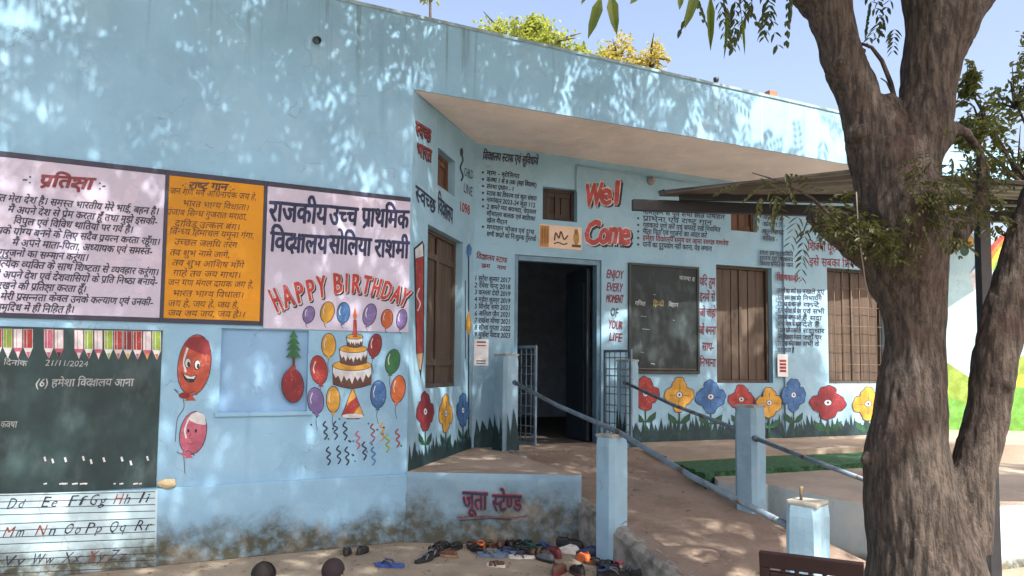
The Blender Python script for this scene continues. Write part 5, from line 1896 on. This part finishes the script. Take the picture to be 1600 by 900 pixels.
M_TROUS = mat('dark_school_trousers', (0.03, 0.04, 0.08), .8, .1)
M_DRESS = mat('maroon_school_dress', (0.16, 0.03, 0.06), .8, .1)
M_EYE = mat('eye_white', (.7, .7, .7), .3, .02, bmp=0)
M_PUP = mat('eye_dark', (.01, .008, .008), .2, .02, bmp=0)
def child(label, x, y, rz, shirt, lower, hair_long, cap_col, tilt):
    """cross-legged child, 0.53 m from ground to crown; faces local -Y"""
    t = thing('person', label, 'person', (x, y, 0), rz, 'children sitting on the ground')
    S = .70
    s = lambda *p: V(p) * S
    pts = [s(0, .02, .08), s(0, .03, .20), s(0, .02, .33), s(0, .015, .40), s(0, .0, .445)]
    rad = [(.095 * S, .075 * S), (.085 * S, .065 * S), (.105 * S, .062 * S), (.05 * S, .045 * S), .034 * S]
    ed_ = [(0, 1), (1, 2), (2, 3), (3, 4)]
    # head bulb
    pts += [s(0, -.012, .50), s(0, -.008, .57), s(0, -.004, .63)]
    rad += [(.052 * S, .058 * S), (.070 * S, .078 * S), (.050 * S, .055 * S)]
    ed_ += [(4, 5), (5, 6), (6, 7)]
    for sx in (-1, 1):
        b = len(pts)
        pts += [s(sx * .12, .015, .36), s(sx * .165, -.02, .24), s(sx * .14, -.15, .16), s(sx * .12, -.20, .15)]
        rad += [.036 * S, .031 * S, .024 * S, .019 * S]
        ed_ += [(2, b), (b, b + 1), (b + 1, b + 2), (b + 2, b + 3)]
        h = len(pts)
        pts.append(s(sx * .105, -.235, .145)); rad.append((.024 * S, .013 * S)); ed_.append((b + 3, h))
        for f_ in range(4):
            c_ = len(pts)
            o_ = (f_ - 1.5) * .012
            L_ = (.032, .038, .036, .028)[f_]
            pts += [s(sx * (.10 - o_), -.255, .143), s(sx * (.098 - o_), -.255 - L_ * .6, .138), s(sx * (.097 - o_), -.255 - L_, .128)]
            rad += [.0062 * S, .0058 * S, .005 * S]
            ed_ += [(h, c_), (c_, c_ + 1), (c_ + 1, c_ + 2)]
        c_ = len(pts)
        pts += [s(sx * .082, -.232, .15), s(sx * .068, -.248, .148)]
        rad += [.007 * S, .0058 * S]; ed_ += [(h, c_), (c_, c_ + 1)]
        b = len(pts)
        pts += [s(sx * .075, 0, .07), s(sx * .22, -.12, .075), s(sx * .05, -.235, .04), s(-sx * .01, -.235 - .03 * (sx > 0), .032 + .03 * (sx > 0)), s(-sx * .07, -.26, .03 + .03 * (sx > 0))]
        rad += [.06 * S, .05 * S, .034 * S, .026 * S, .02 * S]
        ed_ += [(0, b), (b, b + 1), (b + 1, b + 2), (b + 2, b + 3), (b + 3, b + 4)]
    body = skin_mesh(pts, ed_, rad)
    # clothes are painted areas of the one body mesh, by height and reach
    for m_ in (M_SKIN, shirt, lower):
        body.materials.append(m_)
    for p in body.polygons:
        c = p.center / S
        if c.z > .415: k = 0
        elif c.y < -.185 and c.z > .10: k = 0
        elif c.z > .125 or (abs(c.x) < .11 and c.y > -.06 and c.z > .10): k = 1 if not (c.y < -.10 and c.z < .11) else 2
        elif c.y < -.215 and abs(c.x) < .1: k = 0
        else: k = 2
        p.material_index = k
    o = bpy.data.objects.new('body', body)
    link(o, t)
    # face
    for sx in (-1, 1):
        bm = bmesh.new()
        bmesh.ops.create_uvsphere(bm, u_segments=12, v_segments=8, radius=.011 * S, matrix=Matrix.Translation(s(sx * .028, -.075, .552)))
        eo = obj('eye', bm, M_EYE, t, local=True)
        bm = bmesh.new()
        bmesh.ops.create_uvsphere(bm, u_segments=10, v_segments=6, radius=.006 * S, matrix=Matrix.Translation(s(sx * .028, -.083, .552)))
        obj('pupil', bm, M_PUP, eo, local=True)
    bm = bmesh.new()
    tube(bm, [s(0, -.076, .555), s(0, -.088, .53), s(0, -.090, .52), s(0, -.07, .514)], [.005 * S, .009 * S, .011 * S, .004 * S], 8)
    obj('nose', bm, M_SKIN, t, local=True)
    bm = bmesh.new()
    tube(bm, [s(-.024, -.062, .494), s(0, -.071, .490), s(.024, -.062, .494)], [.003 * S, .0055 * S, .003 * S], 8)
    obj('mouth', bm, mat('lip', (.25, .08, .07), .5), t, local=True)
    for sx in (-1, 1):
        bm = bmesh.new()
        bmesh.ops.create_uvsphere(bm, u_segments=8, v_segments=8, radius=1, matrix=Matrix.Translation(s(sx * .072, .005, .54)) @ Matrix.Diagonal((.008 * S, .014 * S, .022 * S, 1)))
        obj('ear', bm, M_SKIN, t, local=True)
    # hair cap: shell over the skull with a fringe line, strands as ridges
    bm = bmesh.new()
    bmesh.ops.create_uvsphere(bm, u_segments=48, v_segments=28, radius=1)
    for v in list(bm.verts):
        n_ = v.co.copy()
        front = -n_.y
        low = (-.02 if front > .25 else -.62) if hair_long else (.10 if front > .25 else -.45)
        if n_.z < low - .0:
            n_.z = low
            n_ *= .93
        k = 1 + .02 * noise.noise(V((n_.x * 18, n_.y * 5, n_.z * 4)))
        v.co = s(n_.x * .080 * k, n_.y * .090 * k + .002, .572 + n_.z * .088 * k)
    for f in bm.faces: f.smooth = True
    if not hair_long:
        for k in range(900):
            an, el = R.uniform(0, 2 * pi), R.uniform(.15, 1.45)
            pts_ = []
            for q in range(5):
                e2 = el - q * .16
                rr = 1.0 + .05 * R.random() - .012 * q
                a2 = an + .10 * q * (1 if an < pi else -1)
                n_ = V((cos(a2) * cos(e2), sin(a2) * cos(e2), sin(e2)))
                if n_.y < -.25 and n_.z < .08: break
                pts_.append(s(n_.x * .082 * rr, n_.y * .092 * rr + .002, .572 + n_.z * .090 * rr))
            for p_, q_ in zip(pts_, pts_[1:]):
                w2 = (q_ - p_).cross(p_ - s(0, 0, .57)).normalized() * .0016
                f_ = [bm.verts.new(z_) for z_ in (p_ - w2, p_ + w2, q_ + w2 * .7, q_ - w2 * .7)]
                bm.faces.new(f_)
    hair = obj('hair', bm, cap_col, t, local=True)
    return t
h1 = at_y(412, 877, 3.88)
child('black haired child sitting cross-legged in a pale shirt, left of the other', h1.x, h1.y, radians(-8), M_SHIRT, M_TROUS, False, M_HAIR, 0)
h2 = at_y(521, 881, 3.98)
child('child sitting cross-legged in a maroon dress with dark purple head scarf', h2.x, h2.y, radians(160), M_DRESS, M_TROUS, True, mat('dark_purple_scarf', (0.012, 0.006, 0.011), .8, .3), 0)

# ================================================================== footwear left by the shoe stand
def sole_outline(L, W, n=22):
    pts = []
    for k in range(n):
        a_ = 2 * pi * k / n
        y = cos(a_) * L / 2
        t = y / L + .5                                  # 0 heel .. 1 toe
        hw = W / 2 * (.74 + .30 * sin(pi * min(1, max(0, (t - .22) / .9)))) * sqrt(max(0, 1 - (2 * t - 1) ** 4))
        s_ = 1 if sin(a_) >= 0 else -1
        pts.append((s_ * hw + .008 * sin(pi * t), y))
    return pts
def sole(bm, L, W, z0, z1):
    o_ = sole_outline(L, W)
    lo = [bm.verts.new((x, y, z0)) for x, y in o_]
    hi = [bm.verts.new((x, y, z1 + .006 * (y / L) ** 2 * 4)) for x, y in o_]
    n = len(o_)
    for i in range(n):
        bm.faces.new((lo[i], lo[(i + 1) % n], hi[(i + 1) % n], hi[i]))
    bm.faces.new(lo[::-1]); bm.faces.new(hi)
def flipflop(t, m1, m2, L=.20, W=.078):
    bm = bmesh.new(); sole(bm, L, W, 0, .016); obj('sole', bm, m1, t, local=True)
    bm = bmesh.new()
    for s_ in (-1, 1):
        tube(bm, [(.004, L * .28, .018), (s_ * W * .25, L * .16, .042), (s_ * W * .46, -L * .02, .034), (s_ * W * .44, -L * .1, .012)], [.005, .007, .007, .005], 7)
    obj('strap', bm, m2, t, local=True)
def sandal(t, m1, m2, L=.19, W=.075):
    bm = bmesh.new(); sole(bm, L, W, 0, .02); obj('sole', bm, m1, t, local=True)
    bm = bmesh.new()
    for yy, hh, wd in ((L * .22, .04, .018), (-L * .02, .05, .014)):
        prev = None
        for k in range(9):
            a_ = pi * k / 8
            r1 = [bm.verts.new((cos(a_) * W * .50, yy + s_ * wd, .012 + sin(a_) * hh)) for s_ in (-1, 1)]
            if prev: bm.faces.new((prev[0], prev[1], r1[1], r1[0])).smooth = True
            prev = r1
    prev = None
    for k in range(11):
        a_ = pi * k / 10
        r1 = [bm.verts.new((cos(a_) * W * .46, -L * .12 - sin(a_) * L * .34, .03 + dz)) for dz in (0, .02)]
        if prev: bm.faces.new((prev[0], prev[1], r1[1], r1[0])).smooth = True
        prev = r1
    o = obj('strap', bm, m2, t, local=True)
    md_ = o.modifiers.new('t', 'SOLIDIFY'); md_.thickness = .004
def shoe(t, m1, m2, L=.20, W=.078):
    bm = bmesh.new(); sole(bm, L, W, 0, .018); obj('sole', bm, m1, t, local=True)
    bm = bmesh.new()
    o_ = sole_outline(L * .97, W * .95, 28)
    lev = []
    for (zz, k_) in ((.018, 1.0), (.035, 1.0), (.052, .88), (.064, .66)):
        ring = []
        for x, y in o_:
            tt = y / L + .5
            zt_ = zz if tt < .5 else zz * (1 - .45 * (tt - .5) / .5) + .004
            yy = (y + L * .12) * (k_ if k_ < 1 else 1) - L * .12
            ring.append(bm.verts.new((x * k_, yy, zt_)))
        lev.append(ring)
    n = len(o_)
    for a_, b_ in zip(lev, lev[1:]):
        for i in range(n):
            bm.faces.new((a_[i], a_[(i + 1) % n], b_[(i + 1) % n], b_[i])).smooth = True
    # tongue and toe cap close the front half; the heel half stays open
    top = lev[-1]
    inn = []
    for v in top:
        yy = v.co.y
        inn.append(bm.verts.new((v.co.x * .72, (yy + L * .12) * .78 - L * .16, v.co.z - .004)))
    dn = [bm.verts.new((v.co.x, v.co.y, .022)) for v in inn]
    for i in range(n):
        j = (i + 1) % n
        bm.faces.new((top[i], top[j], inn[j], inn[i])).smooth = True
        bm.faces.new((inn[i], inn[j], dn[j], dn[i]))
    bm.faces.new(dn)
    obj('upper', bm, m2, t, local=True)
fm = lambda n, c, r_=.6: mat(n, c, r_, .2, 30, .15)
K_BLACK, K_GREY, K_BLUE, K_NAVY = fm('black_rubber', (.014, .014, .016)), fm('grey_rubber', (.10, .11, .13)), fm('blue_rubber', (.03, .07, .26)), fm('navy_cloth', (.02, .035, .09))
K_SLATE, K_BROWN, K_ORANGE, K_RED = fm('slate_blue_rubber', (.10, .16, .25)), fm('brown_leather', (.09, .045, .028)), fm('orange_canvas', (.62, .14, .04)), fm('maroon_leather', (.13, .022, .026))
K_WHITE, K_PINK, K_GREEN, K_TAN = fm('off_white_rubber', (.55, .53, .50)), fm('pink_canvas', (.48, .08, .12)), fm('bottle_green_plastic', (.02, .075, .06)), fm('tan_leather', (.28, .15, .08))
FW = [  # kind, pixel, heading, size, sole, upper, label
 (flipflop, 609, 889, 80, 1.10, K_BLUE, K_NAVY, 'blue flip-flop lying alone on the dusty ground left of the others'),
 (shoe, 541, 869, 10, .85, K_BLACK, K_BLACK, 'small black shoe by the wall foot, left one of the separate pair'),
 (shoe, 566, 867, -14, .85, K_BLACK, K_BLACK, 'small black shoe by the wall foot, right one of the separate pair'),
 (flipflop, 662, 880, -30, 1.0, K_BLACK, K_GREY, 'black flip-flop with grey strap nearest the viewer in the diagonal row'),
 (flipflop, 674, 873, -30, 1.0, K_BLACK, K_GREY, 'black flip-flop with grey strap, second in the diagonal row'),
 (sandal, 681, 866, -35, .95, K_BLACK, K_BLACK, 'black sandal, third in the diagonal row'),
 (sandal, 690, 860, -35, .95, K_BLACK, K_BLACK, 'black sandal, farthest in the diagonal row near the plinth'),
 (sandal, 712, 861, -20, .95, K_BLACK, K_BLACK, 'lone black sandal between the diagonal row and the brown sandals'),
 (sandal, 736, 858, -10, .95, K_BLACK, K_BROWN, 'black soled brown strapped sandal beside the tan sandal'),
 (sandal, 751, 859, 5, .95, K_TAN, K_ORANGE, 'tan sandal with orange straps near the plinth'),
 (sandal, 766, 858, 0, .9, K_BROWN, K_BROWN, 'all brown sandal close to the plinth beside the tan one'),
 (shoe, 781, 858, 0, .9, K_BLACK, K_BROWN, 'brown shoe with black sole against the plinth'),
 (shoe, 796, 857, 8, .9, K_BLACK, K_BLACK, 'black shoe against the middle of the plinth beside the brown shoe'),
 (flipflop, 768, 873, 75, 1.15, K_SLATE, K_GREY, 'slate blue flip-flop lying sideways, left one of its pair'),
 (flipflop, 795, 870, 78, 1.15, K_SLATE, K_NAVY, 'slate blue flip-flop with navy strap, right one of its pair'),
 (sandal, 810, 857, -8, .9, K_GREEN, K_BLACK, 'green soled sandal with black straps against the plinth'),
 (sandal, 826, 858, 10, 1.0, K_GREEN, K_GREEN, 'all bottle green sandal against the plinth'),
 (sandal, 838, 864, 25, 1.0, K_BLACK, K_GREEN, 'black soled sandal with green straps in front of the green one'),
 (flipflop, 852, 860, 60, 1.0, K_NAVY, K_BLUE, 'navy flip-flop with blue strap near the right end of the plinth'),
 (sandal, 775, 889, 70, .75, K_WHITE, K_BROWN, 'little off-white sandal with brown straps out in front'),
 (flipflop, 815, 876, 85, 1.0, K_WHITE, K_BLACK, 'off-white flip-flop with black strap beside the slate blue pair'),
 (flipflop, 822, 867, 80, 1.0, K_BLACK, K_BLACK, 'plain black flip-flop behind the off-white one'),
 (shoe, 864, 872, 25, 1.1, K_RED, K_RED, 'maroon shoe standing left of the white and orange shoes'),
 (shoe, 888, 868, 60, 1.0, K_WHITE, K_WHITE, 'off-white shoe between the maroon and orange shoes'),
 (shoe, 912, 880, 15, 1.05, K_ORANGE, K_ORANGE, 'bright orange canvas shoe left of the tall post'),
 (shoe, 872, 898, -20, 1.1, K_RED, K_BROWN, 'brown shoe with maroon sole at the lower edge'),
 (shoe, 902, 901, 15, 1.1, K_BROWN, K_BLACK, 'black shoe with brown sole at the lower edge'),
 (shoe, 872, 855, 60, 1.15, K_BLACK, K_BLACK, 'large black shoe against the ramp side wall, left of its pair'),
 (shoe, 892, 861, 55, 1.15, K_BLACK, K_BLACK, 'large black shoe against the ramp side wall, right of its pair'),
 (shoe, 921, 872, 70, 1.1, K_BLACK, K_NAVY, 'dark navy shoe close behind the orange one by the post'),
 (sandal, 951, 893, 40, 1.1, K_BLACK, K_BLACK, 'black sandal in front of the tall post'),
 (shoe, 978, 890, 75, 1.05, K_WHITE, K_PINK, 'pink shoe with white sole in front of the tall post'),
 (flipflop, 962, 902, 80, 1.1, K_BLACK, K_GREY, 'black flip-flop with grey strap below the pink shoe'),
 (sandal, 745, 866, 30, .95, K_BLACK, K_BLACK, 'plain black sandal in front of the tan sandal'),
 (flipflop, 806, 866, 40, 1.0, K_NAVY, K_BLACK, 'navy flip-flop with black strap among the green sandals'),
 (sandal, 842, 872, 70, 1.0, K_BLACK, K_BROWN, 'black and brown sandal left of the maroon shoe'),
 (shoe, 852, 880, 35, 1.0, K_BLACK, K_GREY, 'grey and black shoe in front of the maroon shoe'),
 (flipflop, 932, 886, 60, 1.05, K_BROWN, K_BLACK, 'brown flip-flop with black strap right of the orange shoe'),
 (sandal, 944, 901, -30, 1.1, K_BLACK, K_NAVY, 'black sandal with navy straps at the lower edge under the post'),
 (shoe, 1004, 906, 50, 1.05, K_BLACK, K_BLACK, 'black shoe furthest right, against the ramp edge'),
 (shoe, 700, 873, 60, .85, K_TAN, K_BROWN, 'small brown shoe right of the diagonal row'),
 (sandal, 990, 899, 20, 1.0, K_BLACK, K_GREY, 'black sandal with grey straps at the foot of the ramp edge'),
]
protos = {}
def copy_tree(o, parent=None):
    c = o.copy()
    COL.objects.link(c)
    if parent is not None:
        c.parent = parent
    for k_ in o.children:
        copy_tree(k_, c)
    return c
for (fn, x, y, rz, sz, m1, m2, label) in FW:
    key = (fn.__name__, m1.name, m2.name)
    p = at_z(x, y - 3, 0.0)
    if key not in protos:
        nm_ = {'flipflop': 'flip_flop', 'sandal': 'sandal', 'shoe': 'shoe'}[fn.__name__]
        t = thing(nm_, label, nm_.replace('_', '-'), (0, 0, 0), 0, 'footwear left on the ground by the shoe stand')
        fn(t, m1, m2)
        protos[key] = t
    else:
        t = copy_tree(protos[key])
        t['label'] = label
    t.location = (p.x, p.y, 0.003)
    t.rotation_euler = (0, 0, radians(rz))
    t.scale = (sz, sz, sz)

# dry leaves blown over the ground and the ramp
lv = Leaves()
for k in range(460):
    if k % 2:
        p = V((R.uniform(-3.5, 1.6), R.uniform(4.3, 6.25), .006))
        if (p - V((A[0], A[1], 0))).dot(LW.n) < .12:
            continue
    else:
        q_, t_ = R.random(), R.random() ** 1.3
        p = L0.lerp(R0, q_) + rd * (LEN * t_)
        p = V((p.x, p.y, FLOOR * (1 - t_) + .035))
    lv.leaf(p, V((R.uniform(-1, 1), R.uniform(-1, 1), .05)), V((R.uniform(-.3, .3), R.uniform(-.3, .3), 1)), R.uniform(.02, .05), R.uniform(.008, .018))
me = bpy.data.meshes.new('fallen_leaves')
me.from_pydata(lv.v, [], lv.f)
tag(mesh_obj('fallen_leaves', me, mat('dry_leaf', (.16, .11, .055), .8, .4)), 'dry brown leaves scattered over the ground and the ramp', 'leaves', kind='stuff')

# grit and pebbles on the yard and along the foot of the ramp
bm = bmesh.new()
for k in range(900):
    if k % 3:
        p = V((R.uniform(-3.4, 1.4), R.uniform(4.2, 6.3), .002))
    else:
        t_ = R.random()
        p = L0 + rd * (LEN * t_) + V((-0.937, -0.35, 0)) * (.08 + abs(R.gauss(0, .12)))
        p.z = .002
    if (p - V((A[0], A[1], 0))).dot(LW.n) < .06 or (p - V((A[0], A[1], 0))).dot(PW.n) < .06:
        continue
    r_ = R.uniform(.003, .009) * (2.2 if k % 37 == 0 else 1)
    bmesh.ops.create_icosphere(bm, subdivisions=1, radius=r_, matrix=Matrix.Translation(p) @ Matrix.Rotation(R.uniform(0, 6), 4, 'Z') @ Matrix.Diagonal((1, R.uniform(.6, 1), R.uniform(.4, .8), 1)))
tag(obj('gravel', bm, mat('grey_grit', (.22, .20, .17), .9, .4, 30, .2)), 'loose grit and pebbles scattered on the dusty yard', 'gravel', kind='stuff')
